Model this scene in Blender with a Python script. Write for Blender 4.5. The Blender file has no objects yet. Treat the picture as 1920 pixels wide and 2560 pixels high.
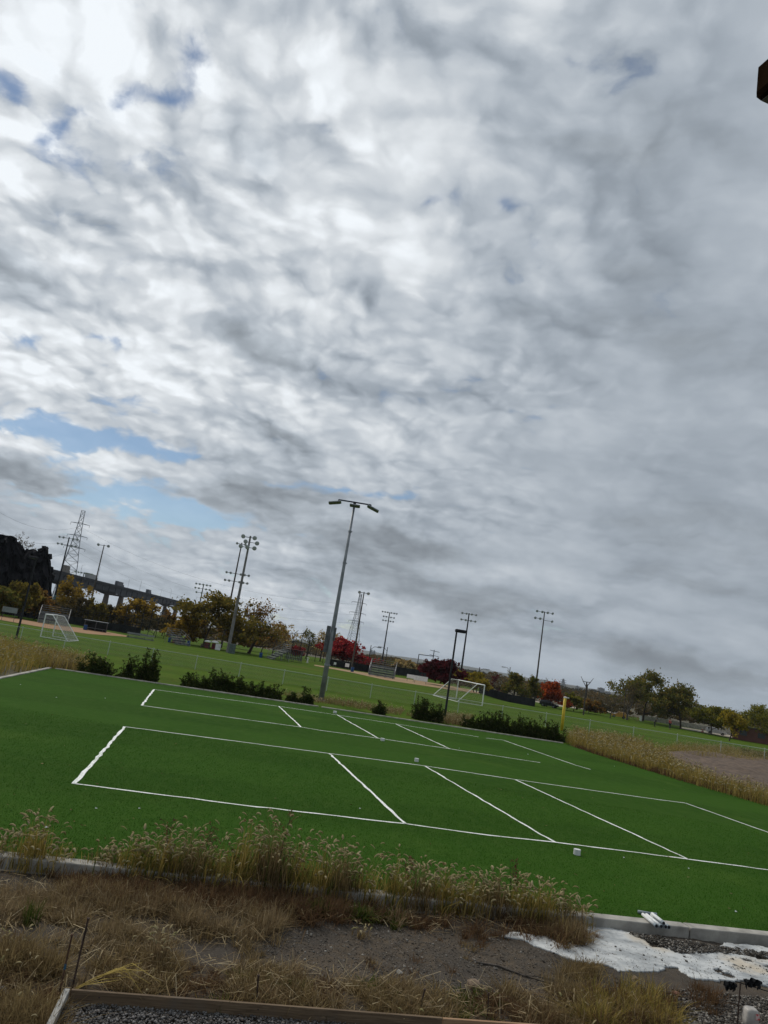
import bpy, bmesh, math, random
import numpy as np
from mathutils import Vector, Matrix
R_ = math.radians
scene = bpy.context.scene
COL = scene.collection
random.seed(7)

# ------------------------------------------------------------------ camera
F_PX, PITCH, ROLL, CAM_H = 1850.0, R_(10.8), R_(9.3), 4.0      # focal length in pixels of the 1920-wide photograph
FWD = Vector((0, math.cos(PITCH), math.sin(PITCH)))
RGT0 = Vector((1, 0, 0)); UP0 = RGT0.cross(FWD)
RGT = math.cos(ROLL) * RGT0 + math.sin(ROLL) * UP0
UPV = RGT.cross(FWD)
CAM = Vector((0, 0, CAM_H))
cam_data = bpy.data.cameras.new('camera')
cam_data.sensor_fit = 'HORIZONTAL'; cam_data.sensor_width = 36.0
cam_data.lens = 36.0 * F_PX / 1920.0
cam_data.clip_start = 0.05; cam_data.clip_end = 40000
cam = bpy.data.objects.new('camera', cam_data); COL.objects.link(cam)
cam.matrix_world = Matrix(((RGT.x, UPV.x, -FWD.x, 0), (RGT.y, UPV.y, -FWD.y, 0), (RGT.z, UPV.z, -FWD.z, CAM_H), (0, 0, 0, 1)))
scene.camera = cam

def ray(px, py):
    return (FWD * F_PX + RGT * (px - 960) - UPV * (py - 1280)).normalized()

# ------------------------------------------------------------------ world, sun, exposure
vs = scene.view_settings
vs.view_transform = 'Standard'; vs.look = 'None'; vs.exposure = 0.0; vs.gamma = 1.0; vs.use_curve_mapping = False
SUN_DIR = ray(-60, -420)                       # the sun stands behind the bright cloud, high on the left
SUN_EL = math.asin(SUN_DIR.z); SUN_AZ = math.atan2(SUN_DIR.x, SUN_DIR.y)
sun_data = bpy.data.lights.new('sun', 'SUN'); sun_data.energy = 2.2; sun_data.angle = R_(10); sun_data.color = (1.0, .95, .87)
sun = bpy.data.objects.new('sun', sun_data); COL.objects.link(sun)
sun.rotation_euler = SUN_DIR.to_track_quat('Z', 'Y').to_euler()
sun.location = (0, 0, 60)

class NT:
    """small expression layer over a node tree"""
    def __init__(s, tree): s.t = tree; s.n = tree.nodes; s.l = tree.links
    def new(s, ty, **kw):
        n = s.n.new(ty)
        for k, v in kw.items(): setattr(n, k, v)
        return n
    def put(s, sock, v):
        if hasattr(v, 'is_output'): s.l.new(v, sock)
        elif v is not None: sock.default_value = v
    def m(s, op, a, b=None, c=None, clamp=False):
        n = s.new('ShaderNodeMath', operation=op, use_clamp=clamp)
        s.put(n.inputs[0], a)
        if b is not None: s.put(n.inputs[1], b)
        if c is not None: s.put(n.inputs[2], c)
        return n.outputs[0]
    def add(s, a, b): return s.m('ADD', a, b)
    def sub(s, a, b): return s.m('SUBTRACT', a, b)
    def mul(s, a, b): return s.m('MULTIPLY', a, b)
    def v(s, op, a, b=None):
        n = s.new('ShaderNodeVectorMath', operation=op)
        s.put(n.inputs[0], a)
        if b is not None:
            s.put(n.inputs[3 if op == 'SCALE' else 1], b)
        return n.outputs[1 if op in ('DOT_PRODUCT', 'LENGTH') else 0]
    def noise(s, vec, scale, detail=4, rough=.55, dist=0, color=False, dims='3D'):
        n = s.new('ShaderNodeTexNoise'); n.noise_dimensions = dims
        s.put(n.inputs['Vector'], vec)
        n.inputs['Scale'].default_value = scale; n.inputs['Detail'].default_value = detail
        n.inputs['Roughness'].default_value = rough; n.inputs['Distortion'].default_value = dist
        return n.outputs[1 if color else 0]
    def sstep(s, x, a, b, lo=0., hi=1.):
        n = s.new('ShaderNodeMapRange', interpolation_type='SMOOTHSTEP')
        s.put(n.inputs[0], x); s.put(n.inputs[1], a); s.put(n.inputs[2], b); s.put(n.inputs[3], lo); s.put(n.inputs[4], hi)
        return n.outputs[0]
    def mix(s, f, a, b, blend='MIX'):
        n = s.new('ShaderNodeMix', data_type='RGBA', blend_type=blend)
        s.put(n.inputs[0], f)
        for i, q in ((6, a), (7, b)):
            s.put(n.inputs[i], q if hasattr(q, 'is_output') else (*q[:3], 1))
        return n.outputs[2]
    def ramp(s, f, stops, interp='LINEAR'):
        n = s.new('ShaderNodeValToRGB'); cr = n.color_ramp; cr.interpolation = interp
        while len(cr.elements) < len(stops): cr.elements.new(.5)
        for e, (p, c) in zip(cr.elements, stops): e.position = p; e.color = (*c[:3], 1)
        s.put(n.inputs[0], f)
        return n.outputs[0]

def build_sky():
    w = bpy.data.worlds.new('World'); scene.world = w; w.use_nodes = True
    w.cycles.sampling_method = 'MANUAL'; w.cycles.sample_map_resolution = 512
    t = w.node_tree; t.nodes.clear(); N = NT(t)
    d = N.new('ShaderNodeTexCoord').outputs['Generated']
    sep = N.new('ShaderNodeSeparateXYZ'); N.put(sep.inputs[0], d)
    dz = N.m('MAXIMUM', sep.outputs[2], 0.0)
    k = N.m('DIVIDE', 1.0, N.add(dz, .09))
    flat = N.v('MULTIPLY', d, (1, 1, 0))
    p = N.v('SCALE', flat, k)                                           # cloud layer seen from below
    edge = N.noise(d, 9.0, 4, .6, color=True)
    dw = N.v('ADD', d, N.v('SCALE', N.v('SUBTRACT', edge, (.5, .5, .5)), .060))
    def blob(px, py, a, b, ang=0, amp=1.0):
        c = ray(px, py); ca, sa = math.cos(R_(ang)), math.sin(R_(ang))
        e1 = (RGT * ca - UPV * sa); e1 = (e1 - c * e1.dot(c)).normalized()
        e2 = c.cross(e1).normalized()
        mp = N.new('ShaderNodeMapping', vector_type='TEXTURE')
        N.put(mp.inputs[0], dw)
        mp.inputs['Location'].default_value = c
        mp.inputs['Rotation'].default_value = Matrix((e1, e2, c)).transposed().to_euler()
        mp.inputs['Scale'].default_value = (3.0 * a / F_PX, 3.0 * b / F_PX, .6)
        g = N.new('ShaderNodeTexGradient', gradient_type='QUADRATIC_SPHERE')
        N.put(g.inputs[0], mp.outputs[0])
        return N.mul(g.outputs[1], amp)
    def total(L):
        s_ = None
        for q in L:
            g = blob(*q); s_ = g if s_ is None else N.add(s_, g)
        return s_
    holes = total([(25, 215, 56, 40, 40, .42), (182, 85, 24, 38, 0, .36), (500, 145, 44, 42, 20, .37), (430, 228, 60, 24, 0, .34),
                   (305, 272, 30, 34, 20, .36), (170, 315, 100, 22, -25, .34), (90, 352, 30, 22, 0, .22), (330, 0, 40, 14, 0, .22),
                   (235, 845, 150, 16, 3, .35), (60, 1070, 120, 24, 14, .52), (270, 1095, 140, 22, 16, .48), (300, 1232, 180, 30, 12, .50),
                   (500, 1285, 120, 26, 12, .45), (140, 1215, 60, 30, 0, .35), (860, 1222, 130, 14, 4, .40), (470, 1300, 90, 30, 8, .3),
                   (1420, 1030, 140, 22, -5, .20), (1070, 505, 34, 24, 0, .22), (1252, 512, 26, 20, 0, .22), (960, 605, 40, 20, 20, .2)])
    darks = total([(20, 1180, 130, 46, 8, .56), (0, 690, 150, 56, 22, .50), (680, 890, 150, 46, 24, .46), (690, 1080, 160, 42, 22, .50),
                   (95, 1012, 80, 22, 14, .26), (560, 1250, 130, 32, 6, .38), (690, 1220, 110, 26, 10, .18), (930, 1330, 190, 40, 6, .36),
                   (1080, 1385, 150, 34, 6, .33), (1330, 1540, 200, 32, 8, .27), (1560, 1640, 220, 24, 8, .27), (1250, 1490, 160, 26, 8, .2),
                   (360, 390, 170, 50, 20, .26), (640, 420, 90, 60, 30, .34), (1700, 900, 330, 420, 0, .16), (1650, 330, 260, 240, 0, .04),
                   (300, 1400, 200, 26, 12, .22), (720, 1450, 150, 30, 8, .22), (40, 1330, 150, 26, 10, .22), (1750, 1420, 240, 60, 10, .16), (1250, 850, 160, 50, 10, .15),
                   (520, 1135, 110, 26, 10, .2), (900, 1560, 220, 22, 8, .14)])
    brights = total([(150, 250, 330, 260, 0, .20), (200, 1150, 260, 34, 15, .34), (530, 1090, 46, 36, 20, .30), (110, 900, 230, 80, 10, .30), (120, 640, 260, 90, 15, .15),
                     (700, 1020, 60, 30, 0, .10), (330, 1010, 220, 46, 16, .22), (980, 1100, 240, 110, 8, .10), (1050, 600, 200, 90, 10, .10), (1000, 1500, 260, 24, 8, .20), (1350, 1610, 300, 18, 9, .16), (700, 1370, 160, 26, 8, .14), (1250, 1440, 240, 22, 8, .10),
                     (400, 1480, 330, 50, 12, .32), (1500, 1690, 260, 16, 9, .06), (780, 1340, 60, 40, 0, .05)])
    p = N.v('SCALE', flat, N.m('DIVIDE', 1.0, N.add(dz, .30)))
    wn = N.noise(p, 3.6, 3, .5, color=True, dims='2D')
    pw = N.v('ADD', p, N.v('SCALE', N.v('SUBTRACT', wn, (.5, .5, .5)), .10))
    sd = Vector((SUN_DIR.x, SUN_DIR.y, 0)).normalized()
    def puffs(q):
        v = N.new('ShaderNodeTexVoronoi', voronoi_dimensions='2D', feature='SMOOTH_F1', normalize=True)
        N.put(v.inputs['Vector'], q); v.inputs['Scale'].default_value = 6.2; v.inputs['Detail'].default_value = 2.0
        v.inputs['Roughness'].default_value = .55; v.inputs['Lacunarity'].default_value = 2.3; v.inputs['Smoothness'].default_value = .45
        return N.sstep(v.outputs['Distance'], .02, .52, 1.0, 0.0)
    wn2 = N.noise(pw, 16.0, 5, .6, color=True, dims='2D')
    pq = N.v('ADD', pw, N.v('SCALE', N.v('SUBTRACT', wn2, (.5, .5, .5)), .040))
    fine = N.noise(pq, 9.0, 6, .55, dims='2D')
    big = N.noise(pw, 2.5, 3, .5, dims='2D')
    puff = puffs(pq)
    puff2 = puffs(N.v('ADD', pq, (sd.x * .036, sd.y * .036, 0)))
    far = N.sstep(dz, .05, .40, .40, 1.0)
    right = N.sstep(N.add(sep.outputs[0], N.mul(N.sub(big, .5), .5)), -.12, .34, 1.0, .22)
    rough = N.mul(far, right)
    # the high broken sheet: thick where puffs stand, open where the gaps meet
    thick = N.add(N.add(N.mul(big, .36), N.mul(fine, .80)), N.add(N.mul(puff, .30), .05))
    thick = N.add(N.sub(thick, holes), N.sstep(sep.outputs[0], .12, .40, 0.0, .16))
    cover = N.sstep(thick, .33, .60, .16, 1.0)
    # the lower, darker cloud
    soft = N.noise(N.v('MULTIPLY', dw, (1, 1, 4.8)), 3.1, 5, .52)
    soft = N.add(soft, N.mul(N.sub(soft, .47), N.sstep(dz, .08, .26, .9, 0.0)))
    low = N.add(N.add(N.mul(soft, .80), N.mul(fine, .16)), darks)
    dark = N.sstep(low, .44, 1.0)
    # thin cloud near the sun glows, thick cloud away from it is grey
    cosun = N.m('MAXIMUM', N.v('DOT_PRODUCT', d, tuple(SUN_DIR)), 0.0)
    glow = N.m('POWER', cosun, 4.0)
    lit = N.add(N.add(N.mul(glow, .34), .435), N.mul(brights, .75))
    shape = N.add(N.add(N.mul(N.sub(puff, puff2), .50), N.mul(N.sub(puff, .55), .36)), N.mul(N.sub(fine, .5), .50))
    shape = N.add(N.mul(shape, rough), N.mul(N.sub(big, .5), .60))
    lum = N.mul(lit, N.add(1.0, shape))
    lum = N.mul(lum, N.sub(1.0, N.mul(dark, .47)))
    lum = N.m('MINIMUM', N.m('MAXIMUM', lum, .13), .95)
    tint = N.mix(N.sstep(lum, .25, .80), (.870, 1.0, 1.155), (.950, 1.0, 1.045))
    tint = N.mix(N.sstep(dark, .2, .8, 0.0, .6), tint, (.90, 1.0, 1.10))
    col = N.v('SCALE', tint, lum)
    hz = N.sstep(dz, .0, .06)
    col = N.mix(N.m('MULTIPLY_ADD', hz, .30, .70), (.40, .47, .55), col)
    sky = N.new('ShaderNodeTexSky', sky_type='NISHITA')
    sky.sun_disc = False; sky.sun_elevation = SUN_EL; sky.sun_rotation = SUN_AZ
    sky.air_density = 1.0; sky.dust_density = .0; sky.ozone_density = 2.5
    b1 = N.new('ShaderNodeBackground'); N.put(b1.inputs[0], sky.outputs[0]); b1.inputs[1].default_value = .074
    b2 = N.new('ShaderNodeBackground'); N.put(b2.inputs[0], col); b2.inputs[1].default_value = 1.0
    mx = N.new('ShaderNodeMixShader')
    N.put(mx.inputs[0], N.m('MAXIMUM', cover, N.sstep(dark, .25, .7)))
    N.l.new(b1.outputs[0], mx.inputs[1]); N.l.new(b2.outputs[0], mx.inputs[2])
    out = N.new('ShaderNodeOutputWorld'); N.l.new(mx.outputs[0], out.inputs[0])
build_sky()
# ------------------------------------------------------------------ placing: a pixel gives a direction, the ground gives the distance
def sm(t): t = min(1.0, max(0.0, t)); return t * t * (3 - 2 * t)
def TZ(x, y):
    """height of the land: flat playing field, falling away gently on the right, a low valley far off"""
    r = math.hypot(x, y); z = 0.0
    if y > 1:
        z -= 2.3 * sm((r - 112) / 78) * sm((x / y - .10) / .12)
    z -= 5.0 * sm((r - 270) / 260)
    return z
def G(px, py, dz=-.06):
    d = ray(px, py); t = 60.0
    for _ in range(40):
        P = CAM + d * t
        t2 = (TZ(P.x, P.y) + dz - CAM_H) / d.z
        t = .5 * t + .5 * t2 if t2 > 0 else 3000
    P = CAM + d * t
    return Vector((P.x, P.y, TZ(P.x, P.y) + dz))
def GD(px, dist, dz=-.06):
    """a ground point in the column of a pixel (near its horizon) at a given distance"""
    d = ray(px, 1631 + (px - 960) * .1638); h = Vector((d.x, d.y)).normalized() * dist
    return Vector((h.x, h.y, TZ(h.x, h.y) + dz))
def HT(base, py):
    """height above base at which the upright over base reaches image row py"""
    k = (1280 - py) / F_PX; v = base - CAM
    return (k * v.dot(FWD) - v.dot(UPV)) / (UPV.z - k * FWD.z)
def PXM(base): return F_PX / (base - CAM).dot(FWD)          # pixels of the photograph per metre there

# ------------------------------------------------------------------ materials
MATS = {}
def mat(name, col, rough=.8, var=.15, scale=3.0, col2=None, bump=0.0, bscale=40.0, metal=0.0, spec=.3, coord='Object', detail=5):
    if name in MATS: return MATS[name]
    m = bpy.data.materials.new(name); m.use_nodes = True; N = NT(m.node_tree)
    b = N.n['Principled BSDF']
    vec = N.new('ShaderNodeTexCoord').outputs['Object'] if coord == 'Object' else N.new('ShaderNodeNewGeometry').outputs['Position']
    n = N.noise(vec, scale, detail, .6)
    c2 = col2 or tuple(c * (1 - var * 2.2) for c in col)
    c1 = col if col2 else tuple(min(1, c * (1 + var)) for c in col)
    f = N.sstep(n, .32, .68)
    N.put(b.inputs['Base Color'], N.mix(f, c2, c1))
    b.inputs['Roughness'].default_value = rough; b.inputs['Metallic'].default_value = metal
    b.inputs['Specular IOR Level'].default_value = spec
    if bump:
        bn = N.new('ShaderNodeBump'); bn.inputs['Strength'].default_value = bump; bn.inputs['Distance'].default_value = .02
        N.put(bn.inputs['Height'], N.noise(vec, bscale, 5, .6)); N.put(b.inputs['Normal'], bn.outputs[0])
    MATS[name] = m
    return m
def leafmat(name, cols, trans=.5):
    if name in MATS: return MATS[name]
    m = bpy.data.materials.new(name); m.use_nodes = True; N = NT(m.node_tree); N.n.clear()
    r = N.new('ShaderNodeNewGeometry').outputs['Random Per Island']
    st = [((i + .5) / len(cols), c) for i, c in enumerate(cols)]
    c = N.ramp(r, st)
    d = N.new('ShaderNodeBsdfDiffuse'); N.put(d.inputs[0], c)
    t = N.new('ShaderNodeBsdfTranslucent'); N.put(t.inputs[0], c)
    mx = N.new('ShaderNodeMixShader'); mx.inputs[0].default_value = trans
    N.l.new(d.outputs[0], mx.inputs[1]); N.l.new(t.outputs[0], mx.inputs[2])
    o = N.new('ShaderNodeOutputMaterial'); N.l.new(mx.outputs[0], o.inputs[0])
    MATS[name] = m
    return m

# ------------------------------------------------------------------ mesh building
class MB:
    def __init__(s): s.V = []; s.F = []
    def quad(s, a, b, c, d):
        i = len(s.V); s.V += [tuple(a), tuple(b), tuple(c), tuple(d)]; s.F.append((i, i + 1, i + 2, i + 3)); return s
    def poly(s, pts):
        i = len(s.V); s.V += [tuple(p) for p in pts]; s.F.append(tuple(range(i, i + len(pts)))); return s
    def box(s, c, size, rot=None, taper=1.0):
        hx, hy, hz = size[0] / 2, size[1] / 2, size[2] / 2; i = len(s.V)
        for z in (-1, 1):
            k = taper if z > 0 else 1.0
            for x, y in ((-1, -1), (1, -1), (1, 1), (-1, 1)):
                v = Vector((x * hx * k, y * hy * k, z * hz))
                if rot is not None: v = rot @ v
                s.V.append((v.x + c[0], v.y + c[1], v.z + c[2]))
        for f in ((3, 2, 1, 0), (4, 5, 6, 7), (0, 1, 5, 4), (1, 2, 6, 5), (2, 3, 7, 6), (3, 0, 4, 7)):
            s.F.append(tuple(i + k for k in f))
        return s
    def bev(s, c, size, b, rot=None):
        """box with chamfered upright and top edges"""
        hx, hy, hz = size[0] / 2, size[1] / 2, size[2] / 2
        def ring(ax, ay, z):
            L = [(-ax + b, -ay), (ax - b, -ay), (ax, -ay + b), (ax, ay - b), (ax - b, ay), (-ax + b, ay), (-ax, ay - b), (-ax, -ay + b)]
            o = []
            for x, y in L:
                v = Vector((x, y, z))
                if rot is not None: v = rot @ v
                o.append((v.x + c[0], v.y + c[1], v.z + c[2]))
            return o
        s.loft([ring(hx - b * .6, hy - b * .6, -hz), ring(hx, hy, -hz + b), ring(hx, hy, hz - b), ring(hx - b * .8, hy - b * .8, hz)])
        return s
    def loft(s, rings, cap=True, closed=True):
        n = len(rings[0]); i0 = len(s.V)
        for r in rings: s.V += [tuple(p) for p in r]
        for k in range(len(rings) - 1):
            a = i0 + k * n; b = a + n
            for j in range(n if closed else n - 1):
                j2 = (j + 1) % n; s.F.append((a + j, a + j2, b + j2, b + j))
        if cap:
            s.F.append(tuple(range(i0 + n - 1, i0 - 1, -1))); e = i0 + (len(rings) - 1) * n; s.F.append(tuple(range(e, e + n)))
        return s
    def tube(s, pts, rad, n=6, cap=True):
        pts = [Vector(p) for p in pts]
        if not hasattr(rad, '__len__'): rad = [rad] * len(pts)
        t0 = (pts[1] - pts[0]).normalized(); a = Vector((0, 0, 1)) if abs(t0.z) < .9 else Vector((1, 0, 0))
        u = t0.cross(a).normalized(); rings = []
        for i, p in enumerate(pts):
            t = (pts[min(i + 1, len(pts) - 1)] - pts[max(i - 1, 0)])
            t = t.normalized() if t.length > 1e-9 else t0
            u = (u - t * u.dot(t)); u = u.normalized() if u.length > 1e-6 else t.orthogonal().normalized()
            w = t.cross(u)
            rings.append([p + (u * math.cos(6.28318 * k / n) + w * math.sin(6.28318 * k / n)) * rad[i] for k in range(n)])
        return s.loft(rings, cap)
    def lathe(s, prof, n=12, c=(0, 0, 0), axis=None):
        q = axis.to_track_quat('Z', 'Y').to_matrix() if axis is not None else None
        rings = []
        for r, z in prof:
            ring = []
            for k in range(n):
                v = Vector((r * math.cos(6.28318 * k / n), r * math.sin(6.28318 * k / n), z))
                if q is not None: v = q @ v
                ring.append((v.x + c[0], v.y + c[1], v.z + c[2]))
            rings.append(ring)
        return s.loft(rings)
    def mesh(s, name, smooth=False):
        me = bpy.data.meshes.new(name); me.from_pydata(s.V, [], s.F); me.update()
        if smooth: me.polygons.foreach_set('use_smooth', [True] * len(me.polygons))
        return me
    def build(s, name, m, parent=None, smooth=False, loc=None, kind=None, label=None):
        return link(name, s.mesh(name, smooth), m, parent, loc, kind, label)
def link(name, me, m=None, parent=None, loc=None, kind=None, label=None):
    if m is not None and not len(me.materials): me.materials.append(m)
    o = bpy.data.objects.new(name, me); COL.objects.link(o)
    if parent is not None: o.parent = parent
    if loc is not None: o.location = loc
    if kind: o['kind'] = kind
    if label: o['label'] = label
    return o
def thing(name, label, cat, loc=(0, 0, 0), rz=0.0, group=None):
    o = bpy.data.objects.new(name, None); COL.objects.link(o); o.empty_display_size = .2
    o.location = loc; o.rotation_euler = (0, 0, rz)
    return tag(o, label, cat, group)
def tag(o, label, cat, group=None, kind=None):
    o['label'] = label; o['category'] = cat
    if group: o['group'] = group
    if kind: o['kind'] = kind
    return o
def np_mesh(name, verts, quads, smooth=False):
    """fast mesh from an (n,3) array and an (m,k) index array"""
    me = bpy.data.meshes.new(name); verts = np.asarray(verts, np.float32); quads = np.asarray(quads, np.int32)
    k = quads.shape[1]
    me.vertices.add(len(verts)); me.vertices.foreach_set('co', verts.ravel())
    me.loops.add(quads.size); me.loops.foreach_set('vertex_index', quads.ravel())
    me.polygons.add(len(quads)); me.polygons.foreach_set('loop_start', np.arange(len(quads), dtype=np.int32) * k)
    if smooth: me.polygons.foreach_set('use_smooth', np.ones(len(quads), bool))
    me.update(calc_edges=True)
    return me
def grid_mesh(name, xs, ys, zf, smooth=True):
    nx, ny = len(xs), len(ys)
    V = [(x, y, zf(x, y)) for y in ys for x in xs]
    i = np.arange(nx * ny).reshape(ny, nx)
    Q = np.stack([i[:-1, :-1], i[:-1, 1:], i[1:, 1:], i[1:, :-1]], -1).reshape(-1, 4)
    return np_mesh(name, V, Q, smooth)
def vnoise(x, y, seed=0):
    """smooth value noise, arrays in, about -1..1"""
    x = np.asarray(x, float); y = np.asarray(y, float); xi = np.floor(x).astype(int); yi = np.floor(y).astype(int)
    fx = x - xi; fy = y - yi; fx = fx * fx * (3 - 2 * fx); fy = fy * fy * (3 - 2 * fy)
    def h(a, b):
        n = (a * 374761393 + b * 668265263 + seed * 974711) & 0x7fffffff
        n = ((n ^ (n >> 13)) * 1274126177) & 0x7fffffff
        return ((n ^ (n >> 16)) & 0xffff) / 32767.5 - 1
    return (h(xi, yi) * (1 - fx) + h(xi + 1, yi) * fx) * (1 - fy) + (h(xi, yi + 1) * (1 - fx) + h(xi + 1, yi + 1) * fx) * fy
def fbm(x, y, seed=0, oct=4):
    s_, a, t = 0, 1.0, 0
    for k in range(oct): s_ = s_ + a * vnoise(np.asarray(x) * 2 ** k, np.asarray(y) * 2 ** k, seed + k); t += a; a *= .5
    return s_ / t
def inpoly(x, y, P):
    c = np.zeros(len(x), bool); j = len(P) - 1
    for i in range(len(P)):
        xi, yi = P[i][0], P[i][1]; xj, yj = P[j][0], P[j][1]
        c ^= ((yi > y) != (yj > y)) & (x < (xj - xi) * (y - yi) / (yj - yi + 1e-12) + xi); j = i
    return c
def scatter(P, n, rng):
    P = [(p[0], p[1]) for p in P]; xs = [p[0] for p in P]; ys = [p[1] for p in P]; X = []; Y = []; got = 0
    while got < n:
        x = rng.uniform(min(xs), max(xs), n * 2); y = rng.uniform(min(ys), max(ys), n * 2); k = inpoly(x, y, P)
        X.append(x[k]); Y.append(y[k]); got += k.sum()
    return np.concatenate(X)[:n], np.concatenate(Y)[:n]
def gpoly(L): return [G(*p) for p in L]

# ------------------------------------------------------------------ the land
xs = sorted(set([-9000, -6000, -4000, -2600, -1700, -1100, -800, -600] + list(range(-500, 501, 20)) + [600, 800, 1100, 1700, 2600, 4000, 6000, 9000]))
ys = [-60, -20] + list(range(0, 400, 15)) + [430, 470, 520, 600, 720, 900, 1200, 1700, 2500, 3500, 5000, 7000, 9000, 12000]
M_earth = mat('earth', (.075, .068, .032), .95, scale=.08, col2=(.055, .045, .026), coord='World')
o = link('ground', grid_mesh('ground', xs, ys, lambda x, y: TZ(x, y) - (.11 if 31 < y and math.hypot(x, y) < 95 else .40)), M_earth); o['kind'] = 'structure'

NEAR = lambda x: 13.53 + .184 * x                                   # outer line of the near kerb
TURF = [(-12.4, NEAR(-12.4)), (25.1, NEAR(25.1)), (20.0, 36.1), (15.0, 53.3), (-2.1, 50.4), (-18.4, 46.6)]

def soil_z(x, y):
    z = .045 * fbm(x * .9, y * .9, 3) + .022 * fbm(x * 5, y * 5, 5) + .010 * fbm(x * 17, y * 17, 9, 2)
    return -.15 + z
def soil_near(x, y): return float(soil_z(np.array([x]), np.array([y]))[0])
sx = np.arange(-7.5, 14.5, .06); sy = np.arange(4.2, 17.2, .06)
X, Y = np.meshgrid(sx, sy); Z = soil_z(X, Y)
k = (Y - NEAR(X))
Z = np.where(k > .12, -.30, Z - .05 * np.clip((k + .4) / .4, 0, 1))
i = np.arange(X.size).reshape(X.shape)
Q = np.stack([i[:-1, :-1], i[:-1, 1:], i[1:, 1:], i[1:, :-1]], -1).reshape(-1, 4)
def soil_material():
    m = bpy.data.materials.new('soil'); m.use_nodes = True; N = NT(m.node_tree); b = N.n['Principled BSDF']
    p = N.new('ShaderNodeNewGeometry').outputs['Position']
    big = N.noise(p, .7, 4, .6); mid = N.noise(p, 6, 6, .65); grit = N.noise(p, 55, 4, .7)
    c = N.mix(N.sstep(big, .38, .62), (.056, .046, .036), (.094, .070, .046))
    c = N.mix(N.sstep(mid, .35, .7), c, (.064, .053, .042))
    c = N.mix(N.sstep(grit, .56, .74), c, (.16, .14, .115))
    c = N.mix(N.sstep(grit, .46, .30), c, (.022, .020, .018))
    N.put(b.inputs['Base Color'], c); b.inputs['Roughness'].default_value = .95; b.inputs['Specular IOR Level'].default_value = .2
    bn = N.new('ShaderNodeBump'); bn.inputs['Strength'].default_value = .9; bn.inputs['Distance'].default_value = .03
    N.put(bn.inputs['Height'], N.add(N.mul(grit, .5), mid)); N.put(b.inputs['Normal'], bn.outputs[0])
    return m
o = link('soil', np_mesh('soil', np.stack([X, Y, Z], -1).reshape(-1, 3), Q, True), soil_material()); o['kind'] = 'structure'

def grass_material(name, a, b_, c_, sc, streak=None, band=None, worn=None):
    m = bpy.data.materials.new(name); m.use_nodes = True; N = NT(m.node_tree); b = N.n['Principled BSDF']
    p = N.new('ShaderNodeNewGeometry').outputs['Position']
    q = N.v('MULTIPLY', p, streak) if streak else p
    big = N.noise(p, sc, 5, .6); mid = N.noise(q, sc * 14, 5, .65); fine = N.noise(q, sc * 160, 3, .7)
    c = N.mix(N.sstep(big, .35, .65), a, b_)
    c = N.mix(N.sstep(mid, .40, .75), c, c_)
    c = N.mix(N.m('MULTIPLY', N.sstep(fine, .35, .70), .55), c, tuple(x * .55 for x in a))
    if band:
        dv, wd, k_ = band; t_ = N.m('SINE', N.mul(N.add(N.v('DOT_PRODUCT', p, dv), N.mul(big, 1.5)), 6.2832 / wd))
        c = N.mix(N.sstep(t_, -.35, .35, 0.0, k_), c, tuple(x * 1.45 for x in b_))
    if worn: c = N.mix(N.sstep(N.noise(p, worn[0], 5, .62), .54, .74, 0.0, worn[2]), c, worn[1])
    N.put(b.inputs['Base Color'], c); b.inputs['Roughness'].default_value = .95; b.inputs['Specular IOR Level'].default_value = .02
    bn = N.new('ShaderNodeBump'); bn.inputs['Strength'].default_value = .8; bn.inputs['Distance'].default_value = .03
    N.put(bn.inputs['Height'], N.add(mid, fine)); N.put(b.inputs['Normal'], bn.outputs[0])
    return m
M_field = grass_material('mown_grass', (.046, .092, .007), (.064, .110, .010), (.080, .102, .016), .06, (1, .25, 1), ((.12, .99, 0), 9.0, .25), (.055, (.115, .105, .030), .6))
fx = list(range(-190, 201, 5))
def fys(x): return min(54.5, max(46, 50.9 + .2 * x)) if x < 20 else 56
V = []; rows = 60
for r in range(rows):
    for x in fx:
        y = fys(x) + (235 - fys(x)) * (r / (rows - 1)) ** 1.3; V.append((x, y, TZ(x, y) - .06))
i = np.arange(rows * len(fx)).reshape(rows, len(fx))
Q = np.stack([i[:-1, :-1], i[:-1, 1:], i[1:, 1:], i[1:, :-1]], -1).reshape(-1, 4)
o = link('grass_field', np_mesh('grass_field', V, Q, True), M_field); o['kind'] = 'structure'

# ---- artificial turf with its white lane lines
M_turf = grass_material('artificial_turf', (.028, .074, .0085), (.036, .087, .011), (.046, .095, .015), .22, (1, .5, 1), ((-.19, .98, 0), 7.4, .16), (.16, (.055, .105, .016), .7))
mb = MB(); n = len(TURF)
mb.poly([(x, y, 0) for x, y in TURF]); mb.poly([(x, y, -.06) for x, y in reversed(TURF)])
for k in range(n):
    a, b = TURF[k], TURF[(k + 1) % n]; mb.quad((*a, -.06), (*b, -.06), (*b, 0), (*a, 0))
turf = mb.build('artificial_turf', M_turf, kind='structure')
turf['label'] = 'dark green artificial turf pad marked with white lanes'
def line_material():
    m = bpy.data.materials.new('line_paint'); m.use_nodes = True; N = NT(m.node_tree); b = N.n['Principled BSDF']; p = N.new('ShaderNodeNewGeometry').outputs['Position']
    a = N.noise(p, 38, 3, .7); g = N.noise(p, 1.4, 4, .6)
    c = N.mix(N.sstep(g, .40, .70), (.84, .85, .82), (.62, .66, .58)); c = N.mix(N.sstep(a, .58, .70), c, (.10, .20, .06))
    N.put(b.inputs['Base Color'], c); b.inputs['Roughness'].default_value = .8; return m
M_line = line_material()
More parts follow.
